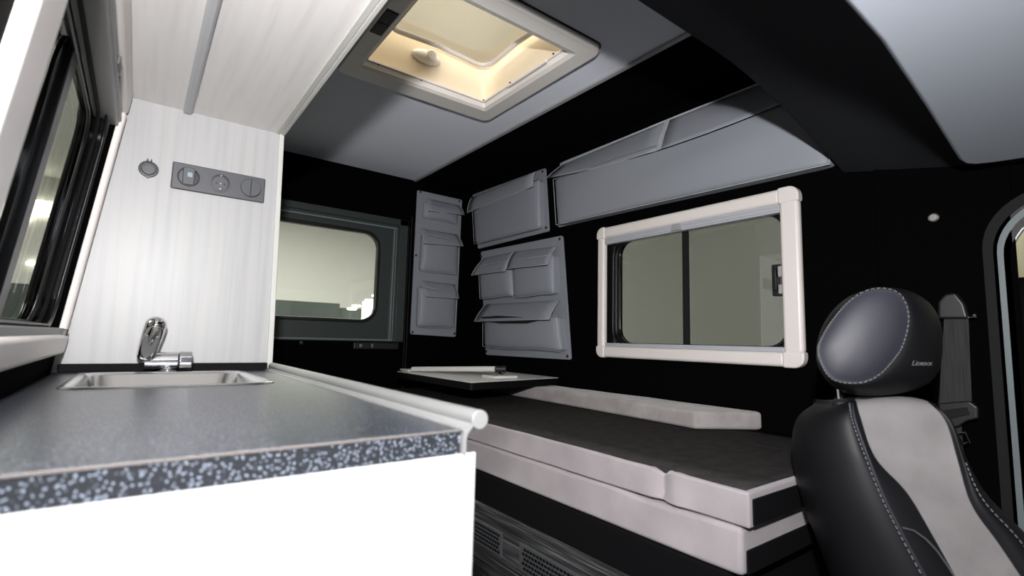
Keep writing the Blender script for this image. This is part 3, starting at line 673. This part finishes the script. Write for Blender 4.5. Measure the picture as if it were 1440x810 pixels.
def slabmesh(x0, x1, y0, y1, z0, z1, N=26, K=8, seed=0, amp=.003, sag=None):
    """soft cushion block with slightly uneven faces"""
    bm = new(); bmesh.ops.create_cube(bm, size=1)
    bmesh.ops.scale(bm, vec=(x1-x0,y1-y0,z1-z0), verts=bm.verts); bmesh.ops.translate(bm, vec=((x0+x1)/2,(y0+y1)/2,(z0+z1)/2), verts=bm.verts)
    ye = [e for e in bm.edges if abs(e.verts[0].co.y-e.verts[1].co.y) > .01]; bmesh.ops.subdivide_edges(bm, edges=ye, cuts=N, use_grid_fill=True)
    xe = [e for e in bm.edges if abs(e.verts[0].co.x-e.verts[1].co.x) > .01]; bmesh.ops.subdivide_edges(bm, edges=xe, cuts=K, use_grid_fill=True)
    ze = [e for e in bm.edges if abs(e.verts[0].co.z-e.verts[1].co.z) > (z1-z0)*.9]; bmesh.ops.subdivide_edges(bm, edges=ze, cuts=3, use_grid_fill=True)
    rnd = random.Random(seed)
    from mathutils import noise
    for v_ in bm.verts:
        p = v_.co; nz = noise.noise(p*7+Vector((seed,0,0))); nx = noise.noise(p*9+Vector((0,seed,3)))
        top = (p.z-z0)/(z1-z0)
        p.z += amp*nz*(top*.8); p.x += amp*nx*(1 if p.x < (x0+x1)/2 else 0)
        if sag: sag(p)
    return bm
# lower mattress
lm = thing('mattress', 'lower pale suede mattress on the bed base', 'mattress', (1.15,1.4,-.393), 'stacked mattresses')
def hump(p):
    if p.x < BX+.02 and -.39 < p.z < -.32: p.x -= .004
def lowfold(p):
    # seam between the two mattresses follows the crease of the upper one
    if p.z > -.33: p.z -= .006*math.exp(-((p.y-.66)/.05)**2)
obj('body', slabmesh(BX+.0, WX-.005, .474, 2.42, -.391, -.310, seed=2, sag=lowfold), 'suede_pink', lm, bevel=.010, seg=3)
bm = new(); box(bm, (BX+.012,.4695,-.388),(WX-.01,.474,-.348)); obj('end_panel', bm, 'charcoal_end', lm, bevel=.002)
# upper mattress, folded with a crease
um = thing('mattress', 'upper mattress with dark top and crease near its front end', 'mattress', (1.15,1.4,-.310), 'stacked mattresses')
zt = -.2475
def crease(p):
    g_ = math.exp(-((p.y-.640)/.014)**2)
    if p.x < BX+.10:
        f = 1-(p.x-BX)/.10
        if p.z > -.29: p.z -= .013*g_*f
        p.x += .018*g_*max(0, f)*(1 if p.z > -.30 else .5)
    g2 = math.exp(-((p.y-.605)/.02)**2)
    if p.x < BX+.01: p.x -= .004*g2
    g3 = math.exp(-((p.y-.612)/.012)**2)
    if p.x < BX+.04 and p.z > -.29: p.z += .005*g3; p.x -= .004*g3
def slab_top(x0,x1,y0,y1,z0,z1,sag): return slabmesh(x0,x1,y0,y1,z0,z1,N=90,K=8,seed=5,amp=.0025,sag=sag)
obj('body', slab_top(BX, WX-.005, .460, 2.30, -.308, zt, crease), 'suede_pink', um, bevel=.005, seg=3)
def crease2(p): crease(p)
bm = slabmesh(BX+.010, WX-.006, .470, 2.295, zt-.004, zt+.003, N=90, K=8, seed=5, amp=.002, sag=crease2)
obj('dark_cover', bm, 'charcoal_felt', um, smooth=True)
bm = new(); box(bm, (BX+.010,.4555,-.303),(WX-.01,.460,-.259)); obj('end_panel', bm, 'charcoal_end', um, bevel=.002)
# narrow cushion by the wall
cu = [at(500,560,2,-.243)]
def cushionmesh():
    x_near, x_far = 1.318, 1.375
    bm = slabmesh(0, 1, .755, 2.15, -.2435, -.190, N=40, K=10, seed=9, amp=.003)
    for v_ in bm.verts:
        p = v_.co; t = (p.y-.755)/(2.15-.755)
        xl = x_near+(x_far-x_near)*t; p.x = xl+(WX-.008-xl)*max(0,p.x)
        if p.y < .95: p.y += (.95-p.y)/.195*.110*(1-(p.x-1.318)/.17)
        if p.y < .93: p.x += 0
    return bm
o = obj('cushion', cushionmesh(), 'suede', bevel=.012, seg=3, origin=(1.42,1.45,-.2435)); tag(o, 'long narrow pale suede cushion lying on the dark mattress against the wall', 'cushion')
# table, upside down on the cushion
tb = thing('folding_table', 'white underside of a folding table laid on the cushion in the corner', 'table', (1.24,1.9,-.183))
q = [Vector((.985,2.207,-.155)),Vector((.986,1.557,-.155)),Vector((1.490,1.632,-.155)),Vector((1.490,2.285,-.155))]
def rq(q, r):
    pts = []
    for k in range(4):
        p, a, b_ = q[k], q[k-1], q[(k+1)%4]; da = (a-p).normalized()*r; db = (b_-p).normalized()*r
        for t in (0,.33,.67,1): pts.append((p+da).lerp(p, t).lerp(p.lerp(p+db, t), t))
    return pts
pts = rq(q, .02)
bm = new(); prism(bm, [p-Vector((0,0,.028)) for p in pts], (0,0,.0265)); obj('tabletop', bm, 'table_edge', tb, bevel=.001)
bm = new(); prism(bm, [p-Vector((0,0,.0015)) for p in pts], (0,0,.0015)); obj('underside', bm, 'table_white', tb)
def TZ(px, py, z=-.155): return at(px, py, 2, z)
p = TZ(577,521.5); bm = new(); box(bm, (p.x-.035,p.y-.05,-.155),(p.x+.035,p.y+.04,-.146)); obj('leg_hinge', bm, 'table_fitting', tb, bevel=.002)
pc = TZ(703,531); a1 = TZ(677,527); a2 = TZ(729,528)
bm = new(); box(bm, (pc.x-.06,pc.y-.045,-.155),(pc.x+.06,pc.y+.045,-.145)); bp = obj('bracket', bm, 'table_fitting', tb, bevel=.002)
cm = at(708,514,0,pc.x)
bm = new(); lathe(bm, [(.018,0),(.018,.004),(.009,.006),(.007,.012)], (pc.x+.0,pc.y+.0,-.145), (0,0,1), 18); obj('clamp_pin', bm, 'chrome', tb)
ck = Vector((pc.x,pc.y,-.120))
bm = new(); lathe(bm, [(.010,-.022),(.013,-.020),(.013,.010),(.015,.012),(.015,.022),(.010,.024)], ck, (.85,-.45,0), 10); obj('clamp_knob', bm, 'plastic_black', tb, bevel=.002)
pl = TZ(580,519,-.143)
bm = new(); tube(bm, [pl+Vector((0,0,.0)), ck+Vector((-.016,.012,0))], [.011,.0115], 18); obj('leg', bm, 'table_fitting', tb, bevel=.001)
# ------------------------------------------------------------------ cab door window, lower right
w = thing('window_4', '', '', (WX,-.3,-.45)); del w['label']; del w['category']; struct(w)
def dring(y, zt_, r): return [(p, q) for p, q in rrect(-.85, y, -.75, zt_, r, 10)]
for nm, yo, zo, ro_, yi, zi, ri, x, mm in (('outer_seal', .252,.350,.125, .235,.332,.115, WX-.016, 'rubber_dull'), ('inner_seal', .235,.332,.115, .229,.326,.112, WX-.012, 'rubber'),
        ('frame', .229,.326,.112, .219,.314,.105, WX-.015, 'door_frame_paint'), ('glass_run', .219,.314,.105, .209,.302,.098, WX-.012, 'rubber')):
    bm = new(); ringprism(bm, [(x,p,q) for p,q in dring(yo,zo,ro_)], [(x,p,q) for p,q in dring(yi,zi,ri)], (.03,0,0)); obj(nm, bm, mm, w, bevel=.003)
bm = new(); tube(bm, [(WX-.003,p,q) for p,q in dring(.209,.302,.098)], .0028, 8, closed=True); obj('bright_trim', bm, 'alu_cassette', w, smooth=True)
bm = new(); prism(bm, [(WX+.015,p,q) for p,q in dring(.21,.303,.098)], (.003,0,0)); obj('pane', bm, 'glass_clear', w)
# ------------------------------------------------------------------ seat belt
sb = thing('seat_belt', 'black seat belt hanging from its loop on the wall behind the headrest', 'seat belt', tuple(at(1345,440,0,WX-.02)))
def BP(px, py, d=.02): return at(px, py, 0, WX-.012-d)
bm = new(); pl_ = [BP(*p, .0) for p in ((1322,449),(1322,425),(1332,414),(1347,412),(1360,428),(1366,449))]; prism(bm, pl_, (-.022,0,0)); obj('anchor_cover', bm, 'plastic_black', sb, bevel=.006)
bm = new(); pw = [BP(*p, .012) for p in ((1328,447),(1362,447),(1367,572),(1320,572))]; prism(bm, pw, (-.0015,0,0)); obj('webbing', bm, 'webbing', sb)
bm = new(); tube(bm, [BP(1324,446,.012),BP(1362,447,.014),BP(1372,446,.016),BP(1370,443,.014)], .0035, 10); obj('belt_loop', bm, 'chrome', sb)
bm = new(); prism(bm, [BP(*p, .016) for p in ((1322,567),(1365,563),(1378,572),(1378,588),(1362,592),(1350,600),(1335,600),(1322,594))], (-.016,0,0)); tg = obj('belt_slider', bm, 'plastic_black', sb, bevel=.004)
bm = new(); prism(bm, [BP(*p, .018) for p in ((1326,577),(1362,572),(1366,582),(1330,590))], (-.018,0,0)); obj('slot', bm, 'rubber_dull', tg, bevel=.001)
bm = new(); prism(bm, [BP(*p, .012) for p in ((1334,596),(1352,596),(1360,700),(1338,700))], (-.0015,0,0)); obj('webbing', bm, 'webbing', sb)
o4 = [BP(*p, .03) for p in ((1346,609),(1358,607),(1365,623),(1355,628))]; cN = sum(o4, Vector())/4
bm = new(); ringprism(bm, o4, [cN.lerp(p, .62) for p in o4], (-.003,0,0)); obj('belt_tongue', bm, 'chrome', sb, bevel=.0008)
# ------------------------------------------------------------------ seat
SN = Vector((-.80,-.56,.21)).normalized()     # backrest facing direction, leaning back
S0 = Vector((.97,.285,-.25)); SD = SN.dot(S0)
def SP(px, py, off=0):
    p = atp(px, py, SN, SD+off); return p
seat = thing('car_seat', 'black leather car seat with grey suede centre and headrest, right foreground', 'seat', (1.05,.15,FLOOR))
def interp(pl, t):
    n = len(pl)-1; f = min(t*n, n-1e-6); i = int(f); f -= i
    p0_ = pl[max(i-1,0)]; p1_ = pl[i]; p2_ = pl[i+1]; p3_ = pl[min(i+2,n)]
    return tuple(.5*((2*b)+(-a+c_)*f+(2*a-5*b+4*c_-d)*f*f+(-a+3*b-3*c_+d)*f**3) for a,b,c_,d in zip(p0_,p1_,p2_,p3_))
Ls = [(1168,569),(1140,592),(1133,640),(1146,705),(1170,770),(1200,850),(1228,930)]
St = [(1194,564),(1199,592),(1216,640),(1240,700),(1271,762),(1312,838),(1350,915)]
Sl = [(1200,562),(1208,592),(1228,645),(1278,690),(1315,750),(1355,822),(1400,905)]
Sr = [(1305,562),(1334,592),(1351,648),(1367,712),(1402,765),(1440,822),(1490,900)]
Tr = [(1310,565),(1338,592),(1356,645),(1382,702),(1434,760),(1480,825),(1530,900)]
Rs = [(1314,568),(1342,592),(1362,642),(1394,695),(1455,755),(1505,815),(1556,890)]
Sm = [((a[0]+b_[0])/2-2, min(a[1],b_[1])+ (a[1]-b_[1])/2 - (6 if k == 0 else 0)) for k,(a,b_) in enumerate(zip(Sl,Sr))]
Sq1 = [((a[0]*3+b_[0])/4, (a[1]*3+b_[1])/4 - (4 if k == 0 else 0)) for k,(a,b_) in enumerate(zip(Sl,Sr))]
Sq3 = [((a[0]+3*b_[0])/4, (a[1]+3*b_[1])/4 - (5 if k == 0 else 0)) for k,(a,b_) in enumerate(zip(Sl,Sr))]
cols = [(Ls,-.065),(Ls,-.03),([((a[0]+b_[0])/2,(a[1]+b_[1])/2) for a,b_ in zip(Ls,St)],.004),(St,.012),(Sl,.008),(Sq1,.006),(Sm,.004),(Sq3,.006),(Sr,.008),(Tr,.014),(Rs,-.02),(Rs,-.06)]
NT = 30; bm = new(); G = []
for j in range(NT+1):
    t = j/NT; row = []
    roll = math.exp(-t*22)        # shoulders roll back at the top
    for ci, (pl2, off) in enumerate(cols):
        px, py = interp(pl2, t); bol = .0
        if ci in (3,) : bol = .012*min(1, t*3)
        if ci == 9: bol = .010*min(1, t*3)
        p = SP(px, py, off+bol-.035*roll)
        if ci in (0,11): p = SP(px,py,off) + Vector((.02,.03,0))*(1)
        row.append(bm.verts.new(p))
    G.append(row)
nc = len(cols)
back = []
for j in range(NT+1):
    t = j/NT; w_ = 1 
    back.append([bm.verts.new(G[j][0].co.lerp(G[j][-1].co, k/4) - SN*(.045+.02*math.sin(PI*k/4))) for k in range(5)])
def FC(*v_): 
    f = bm.faces.new(v_); return f
for j in range(NT):
    for i in range(nc-1):
        f = FC(G[j][i],G[j][i+1],G[j+1][i+1],G[j+1][i]); f.material_index = 1 if 4 <= i <= 7 else 0
    FC(G[j][0],G[j+1][0],back[j+1][0],back[j][0]); FC(G[j][-1],back[j][4],back[j+1][4],G[j+1][-1])
    for k in range(4): FC(back[j][k],back[j+1][k],back[j+1][k+1],back[j][k+1])
# top closing strip and bottom
topf = [G[0][i] for i in range(nc)]; bt = [back[0][k] for k in range(5)]
cols5 = [0,2,5,8,11]
mid = [bm.verts.new(G[0][i].co.lerp(back[0][min(4,int(i*4/(nc-1)+.5))].co, .5)+Vector((0,0,.012))) for i in range(nc)]
for i in range(nc-1): FC(G[0][i+1],G[0][i],mid[i],mid[i+1])
bi = [min(4, int(i*4/(nc-1)+.5)) for i in range(nc)]
for i in range(nc-1):
    vs = [mid[i+1], mid[i], bt[bi[i]]]
    if bi[i+1] != bi[i]: vs.append(bt[bi[i+1]])
    FC(*vs)
bk = obj('backrest', bm, ['leather','seat_suede'], seat, sub=2)
# stitching along both seams (dashes) as one part each
def stitches(name, pl2, off, t0, t1, par, n=46, r=.0011, m_='thread', twin=0):
    bm = new()
    for k in range(n):
        ta = t0+(t1-t0)*k/n; tb_ = t0+(t1-t0)*(k+.62)/n
        a = interp(pl2, ta); b_ = interp(pl2, tb_)
        e = off(ta)
        tube(bm, [SP(a[0]+twin,a[1],e), SP(b_[0]+twin,b_[1],off(tb_))], r, 6)
    return obj(name, bm, m_, par)
stitches('stitching', St, lambda t: .0125+.012*min(1,t*3)-.035*math.exp(-t*22)+.0, .03, .98, seat)
bm = new(); tube(bm, [SP(*interp([(a+4,b) for a,b in St],k/30),off=.0125+.012*min(1,k/10)-.035*math.exp(-k/30*22)) for k in range(1,30)], .0018, 6); obj('seam_piping', bm, 'leather_panel', seat)
stitches('stitching', Tr, lambda t: .0155+.010*min(1,t*3), .35, .98, seat, n=30, r=.0009)
# side bolster seam on the inner bolster
bm = new(); cv = [(1269,742),(1285,746),(1302,758),(1318,775),(1332,795),(1345,815)]
tube(bm, [SP(x,y,.020) for x,y in cv], .0014, 6); obj('bolster_seam', bm, 'thread_dark', seat)
# headrest: a rounded block, stitched panel on its near face
hc_px = [(1148,492),(1152,468),(1166,442),(1188,420),(1215,408),(1250,404),(1284,410),(1310,428),(1324,455),(1327,490),(1322,520),(1306,541),(1275,552),(1240,557),(1205,556),(1176,548),(1158,530),(1149,512)]
HN = Vector((-.86,-.50,.10)).normalized(); HD = HN.dot(Vector((.975,.305,.0)))
def HP(px, py, off=0): return atp(px, py, HN, HD+off)
hr = thing('x', '', '', (0,0,0)); bpy.data.objects.remove(hr)
def closed_interp(pl, m_):
    n = len(pl); out_ = []
    for i in range(n):
        for k in range(m_):
            f = k/m_; a,b,c_,d = pl[i-1],pl[i],pl[(i+1)%n],pl[(i+2)%n]
            out_.append(tuple(.5*((2*y)+(-x+z)*f+(2*x-5*y+4*z-w_)*f*f+(-x+3*y-3*z+w_)*f**3) for x,y,z,w_ in zip(a,b,c_,d)))
    return out_
hout = closed_interp(hc_px, 2)
oval = closed_interp([(1150,500),(1153,480),(1165,458),(1180,438),(1200,418),(1222,407),(1248,405),(1268,415),(1278,440),(1276,465),(1268,490),(1252,512),(1236,528),(1214,538),(1185,538),(1165,530)], 2)
n = len(hout)
# rings: back .. widest .. shoulder .. oval .. centre
import math as _m
def oval_for(k):
    # radial match of the oval to the outline about a shared centre
    cx, cy = 1214, 474; a = math.atan2(hout[k][1]-480, hout[k][0]-1240); best = None
    for i in range(len(oval)):
        b = math.atan2(oval[i][1]-cy, oval[i][0]-cx); d = abs((b-a+PI)%(2*PI)-PI)
        x, y = oval[i]
        if best is None or d < best[0]: best = (d, x, y)
    return best[1], best[2]
m_ov = []
for k in range(n):
    a = math.atan2(hout[k][1]-480, hout[k][0]-1240); dx, dy = math.cos(a), math.sin(a); cx, cy = 1214, 474; hit = None
    for i in range(len(oval)):
        x1,y1_ = oval[i]; x2,y2_ = oval[(i+1)%len(oval)]
        den = dx*(y2_-y1_)-dy*(x2-x1)
        if abs(den) < 1e-9: continue
        t = ((x1-cx)*(y2_-y1_)-(y1_-cy)*(x2-x1))/den; s = ((x1-cx)*dy-(y1_-cy)*dx)/den
        if t > 0 and -1e-6 <= s <= 1+1e-6: hit = (cx+dx*t, cy+dy*t)
    m_ov.append(hit or oval_for(k))
def lerp2(a, b, t): return (a[0]+(b[0]-a[0])*t, a[1]+(b[1]-a[1])*t)
C0 = (1240,480); C1 = (1214,474)
bm = new()
def hring(f): return [bm.verts.new(f(k)) for k in range(n)]
R0 = hring(lambda k: HP(*lerp2(C0,hout[k],.70), -.125)); Ra = hring(lambda k: HP(*lerp2(C0,hout[k],.93), -.105)); R1 = hring(lambda k: HP(*hout[k], -.065)); R1b = hring(lambda k: HP(*lerp2(C0,hout[k],1.0), -.035))
R2 = hring(lambda k: HP(*lerp2(hout[k],m_ov[k],.45), -.006)); R3 = hring(lambda k: HP(*lerp2(hout[k],m_ov[k],.88), .006)); R3b = hring(lambda k: HP(*m_ov[k], .003))
R4 = hring(lambda k: HP(*lerp2(m_ov[k],C1,.10), .008)); R5 = hring(lambda k: HP(*lerp2(m_ov[k],C1,.35), .014)); R6 = hring(lambda k: HP(*lerp2(m_ov[k],C1,.70), .017))
c_ = bm.verts.new(HP(*C1,.018)); cb = bm.verts.new(HP(*C0,-.13))
for A, B in ((R0,Ra),(Ra,R1),(R1,R1b),(R1b,R2),(R2,R3),(R3,R3b),(R3b,R4),(R4,R5),(R5,R6)):
    for k in range(n):
        f = bm.faces.new((A[k],A[(k+1)%n],B[(k+1)%n],B[k])); f.material_index = 1 if A in (R3b,R4,R5) else 0
for k in range(n):
    f = bm.faces.new((R6[k],R6[(k+1)%n],c_)); f.material_index = 1
    bm.faces.new((R0[(k+1)%n],R0[k],cb))
hd = obj('headrest', bm, ['leather','leather_panel'], seat, sub=1)
bm = new()
for k in range(n):
    a = HP(*m_ov[k], .0055); b_ = HP(*m_ov[(k+1)%n], .0055)
    for q in range(2):
        tube(bm, [a.lerp(b_, q/2+.08), a.lerp(b_, q/2+.42)], .0010, 6)
obj('stitching', bm, 'thread', hd)
for (x0_,y0p,x1_,y1p) in ((1178,546,1183,572),(1216,553,1220,568)):
    bm = new(); tube(bm, [SP(x0_,y0p-12,-.035), SP(x1_,y1p+10,-.035)], .0065, 14); obj('headrest_post', bm, 'chrome' , seat)
    bm = new(); lathe(bm, [(.014,0),(.014,.006),(.010,.010),(.007,.011)], SP(x1_,y1p-2,-.035), (0,0,1), 16); obj('post_collar', bm, 'plastic_black', seat)
# embroidered wordmark on the headrest
cu_ = bpy.data.curves.new('t', 'FONT'); cu_.body = 'Linexx'; cu_.size = .014; cu_.extrude = .0004; cu_.shear = .35; cu_.align_x = 'CENTER'
to = bpy.data.objects.new('t', cu_); C.objects.link(to); bpy.context.view_layer.update()
me = bpy.data.meshes.new_from_object(to.evaluated_get(bpy.context.evaluated_depsgraph_get())); bpy.data.objects.remove(to)
pa, pb = HP(1284,514,-.012), HP(1308,514,-.030); ux = (pb-pa).normalized(); toward = (-(pa+pb)/2).normalized(); uy = Vector((0,0,1)); uy = (uy-uy.dot(ux)*ux).normalized(); uz = ux.cross(uy)
WM = (pa, pb, ux, uy, uz, me)
bm = new(); bm.from_mesh(me); xs = [v_.co.x for v_ in bm.verts]; ww = max(xs)-min(xs); s = (pb-pa).length/ww*1.2
for v_ in bm.verts: c2 = v_.co.copy(); v_.co = (pa+pb)/2 + ux*c2.x*s + uy*(c2.y*s*.8) + uz*c2.z + toward*.017
obj('wordmark', bm, 'thread', hd)
# seat squab below (reaches into frame only from other views)
bm = new(); ctr = SP(1440,900,.0)
fd = Vector((SN.x,SN.y,0)).normalized(); sd = Vector((-fd.y,fd.x,0)); base_c = Vector((1.02,.05,-.56))
q4 = [base_c+fd*a+sd*b_ for a,b_ in ((-.10,-.24),(.36,-.23),(.36,.23),(-.10,.24))]
bm = new(); pillow(bm, rq(q4,.07), (0,0,1), .06, .08, rings=5, power=4); obj('seat_squab', bm, 'leather', seat, smooth=True)
bm = new(); q5 = [base_c+fd*a+sd*b_+Vector((0,0,-.07)) for a,b_ in ((-.06,-.18),(.28,-.18),(.28,.18),(-.06,.18))]; prism(bm, q5, (0,0,FLOOR-(-.63)+.0)); obj('pedestal', bm, 'plastic_black', seat, bevel=.01)
# ------------------------------------------------------------------ the showroom outside the windows
bx('showroom_floor', (-9,-8,-1.55), (11,16,-1.5), 'show_floor'); struct(bpy.data.objects['showroom_floor'])
bx('showroom_ceiling', (-9,-8,3.4), (11,16,3.5), 'show_ceiling'); struct(bpy.data.objects['showroom_ceiling'])
bx('showroom_wall_right', (6.5,-3.5,-1.5), (6.6,16,3.4), 'show_wall'); struct(bpy.data.objects['showroom_wall_right'])
bx('showroom_wall_rear', (-9,15.0,-1.5), (6.5,15.1,3.4), 'plaster'); struct(bpy.data.objects['showroom_wall_rear'])
pt = thing('partition', 'low dark partition seen through the rear window', 'partition', (1.6,11.3,-1.5))
a = at(478,427,1,11); bm = new(); box(bm, (-3,11,-1.5),(a.x,11.3,a.z)); obj('tall_board', bm, 'show_dark', pt)
b_ = at(512,435,1,11.2); bm = new(); box(bm, (a.x,11.1,-1.5),(b_.x,11.3,b_.z)); obj('low_board', bm, 'show_dark', pt)
for k, (px, py) in enumerate(((495,433),(501,429),(519,421),(528,415))):
    p = at(px, py, 1, 9.5+k*.8); bm = new(); lathe(bm, [(.09,0),(.09,.03),(.06,.04),(0,.04)], p, (0,0,-1), 16)
    tag(obj('spotlight', bm, 'show_lamp', origin=p), 'small bright ceiling spot seen through the right side of the rear window', 'lamp', 'showroom spots')
p = at(517,450,1,10.5); p2 = at(517,424,1,10.5)
bm = new(); box(bm, (p.x-.10,10.5,-1.5),(p.x+.12,10.6,p2.z)); tag(obj('lit_pillar', bm, 'show_lamp', origin=(p.x,10.5,-1.5)), 'bright lit pillar at the right edge of the rear window view', 'pillar')
# what stands outside the cab window: a pale vehicle body
pv = thing('parked_van', 'cream vehicle body glimpsed through the cab door window', 'vehicle', (4,.4,-1.5))
bm = new(); prism(bm, [(3.2,y,z) for y,z in ((-2.5,-1.0),(1.1,-1.0),(1.1,.15),(.9,.30),(.7,1.1),(-2.5,1.15))], (1.6,0,0)); obj('body', bm, 'show_beige', pv, bevel=.05)
bm = new(); prism(bm, [(3.19,y,z) for y,z in ((-2.3,-.12),(1.0,-.12),(.95,.34),(-2.3,.34))], (-.01,0,0)); obj('side_window', bm, 'black_gloss', pv)
bm = new(); prism(bm, [(3.19,y,z) for y,z in ((-2.5,-1.0),(1.1,-1.0),(1.1,-.15),(-2.5,-.15))], (-.012,0,0)); obj('sill', bm, 'show_dark', pv)
for y in (-1.6,.5):
    bm = new(); lathe(bm, [(.34,0),(.34,.2),(.30,.22),(.2,.2),(0,.2)], (3.35,y,-1.16), (-1,0,0)); obj('wheel', bm, 'rubber_dull', pv)
# outside the kitchen window: ceiling tubes of the hall
for k, (px, py) in enumerate(((8,296),(55,293),(60,372))):
    p = at(px, py, 1, 14.98); hx = .40 if k < 2 else .26; hz = .17 if k < 2 else .04; bm = new(); box(bm, (p.x-hx,14.90,p.z-hz),(p.x+hx,15.0,p.z+hz)); tag(obj('wall_lamp', bm, 'show_lamp', bevel=.01, origin=tuple(p)), ['lower left bright hall lamp seen in the far left window','upper bright hall lamp seen in the left window, nearer the white panel','thin bright hall lamp low in the left window'][k], 'lamp')
# ------------------------------------------------------------------ light
def area(name, loc, target, size, power, col, sizey=None):
    d = bpy.data.lights.new(name, 'AREA'); d.energy = power; d.size = size; d.color = col
    if sizey: d.shape = 'RECTANGLE'; d.size_y = sizey
    o = bpy.data.objects.new(name, d); C.objects.link(o); o.location = loc
    o.rotation_euler = (Vector(target)-Vector(loc)).to_track_quat('-Z','Y').to_euler(); return o
area('flash', (-.05,-.05,.25), (1.2,1.5,.28), .05, 28, (1,.985,.98), .035)
area('roof_light', (.55,1.15,2.4), (.73,1.26,1.0), 1.4, 60, (1,.90,.72))
area('hall_light', (1,9,3.3), (1,9,0), 6, 1000, (1,.985,.95))
area('hall_light_right', (4.6,1,3.3), (5.2,1,0), 2.5, 170, (1,.98,.93))
area('hall_light_left', (-4,2,3.3), (-3.5,2,0), 3, 700, (1,.98,.93))
wd = bpy.data.worlds.new('w'); bpy.context.scene.world = wd; wd.use_nodes = True
wd.node_tree.nodes['Background'].inputs[0].default_value = (.50,.50,.44,1); wd.node_tree.nodes['Background'].inputs[1].default_value = .55
# ------------------------------------------------------------------ camera
cd = bpy.data.cameras.new('camera'); cam = bpy.data.objects.new('camera', cd); C.objects.link(cam)
right = Vector((Xc.x,Yc.x,Zc.x)); down = Vector((Xc.y,Yc.y,Zc.y)); fwd = Vector((Xc.z,Yc.z,Zc.z))
cam.matrix_world = Matrix(((right.x,-down.x,-fwd.x,0),(right.y,-down.y,-fwd.y,0),(right.z,-down.z,-fwd.z,0),(0,0,0,1)))
cd.sensor_width = 36; cd.lens = F/1440*36; cd.clip_start = .01
cd.dof.use_dof = True; cd.dof.focus_distance = 1.7; cd.dof.aperture_fstop = 4.5
bpy.context.scene.camera = cam
vs_ = bpy.context.scene.view_settings; vs_.view_transform = 'Standard'; vs_.look = 'None'; vs_.gamma = 1; vs_.use_curve_mapping = False; vs_.exposure = 0
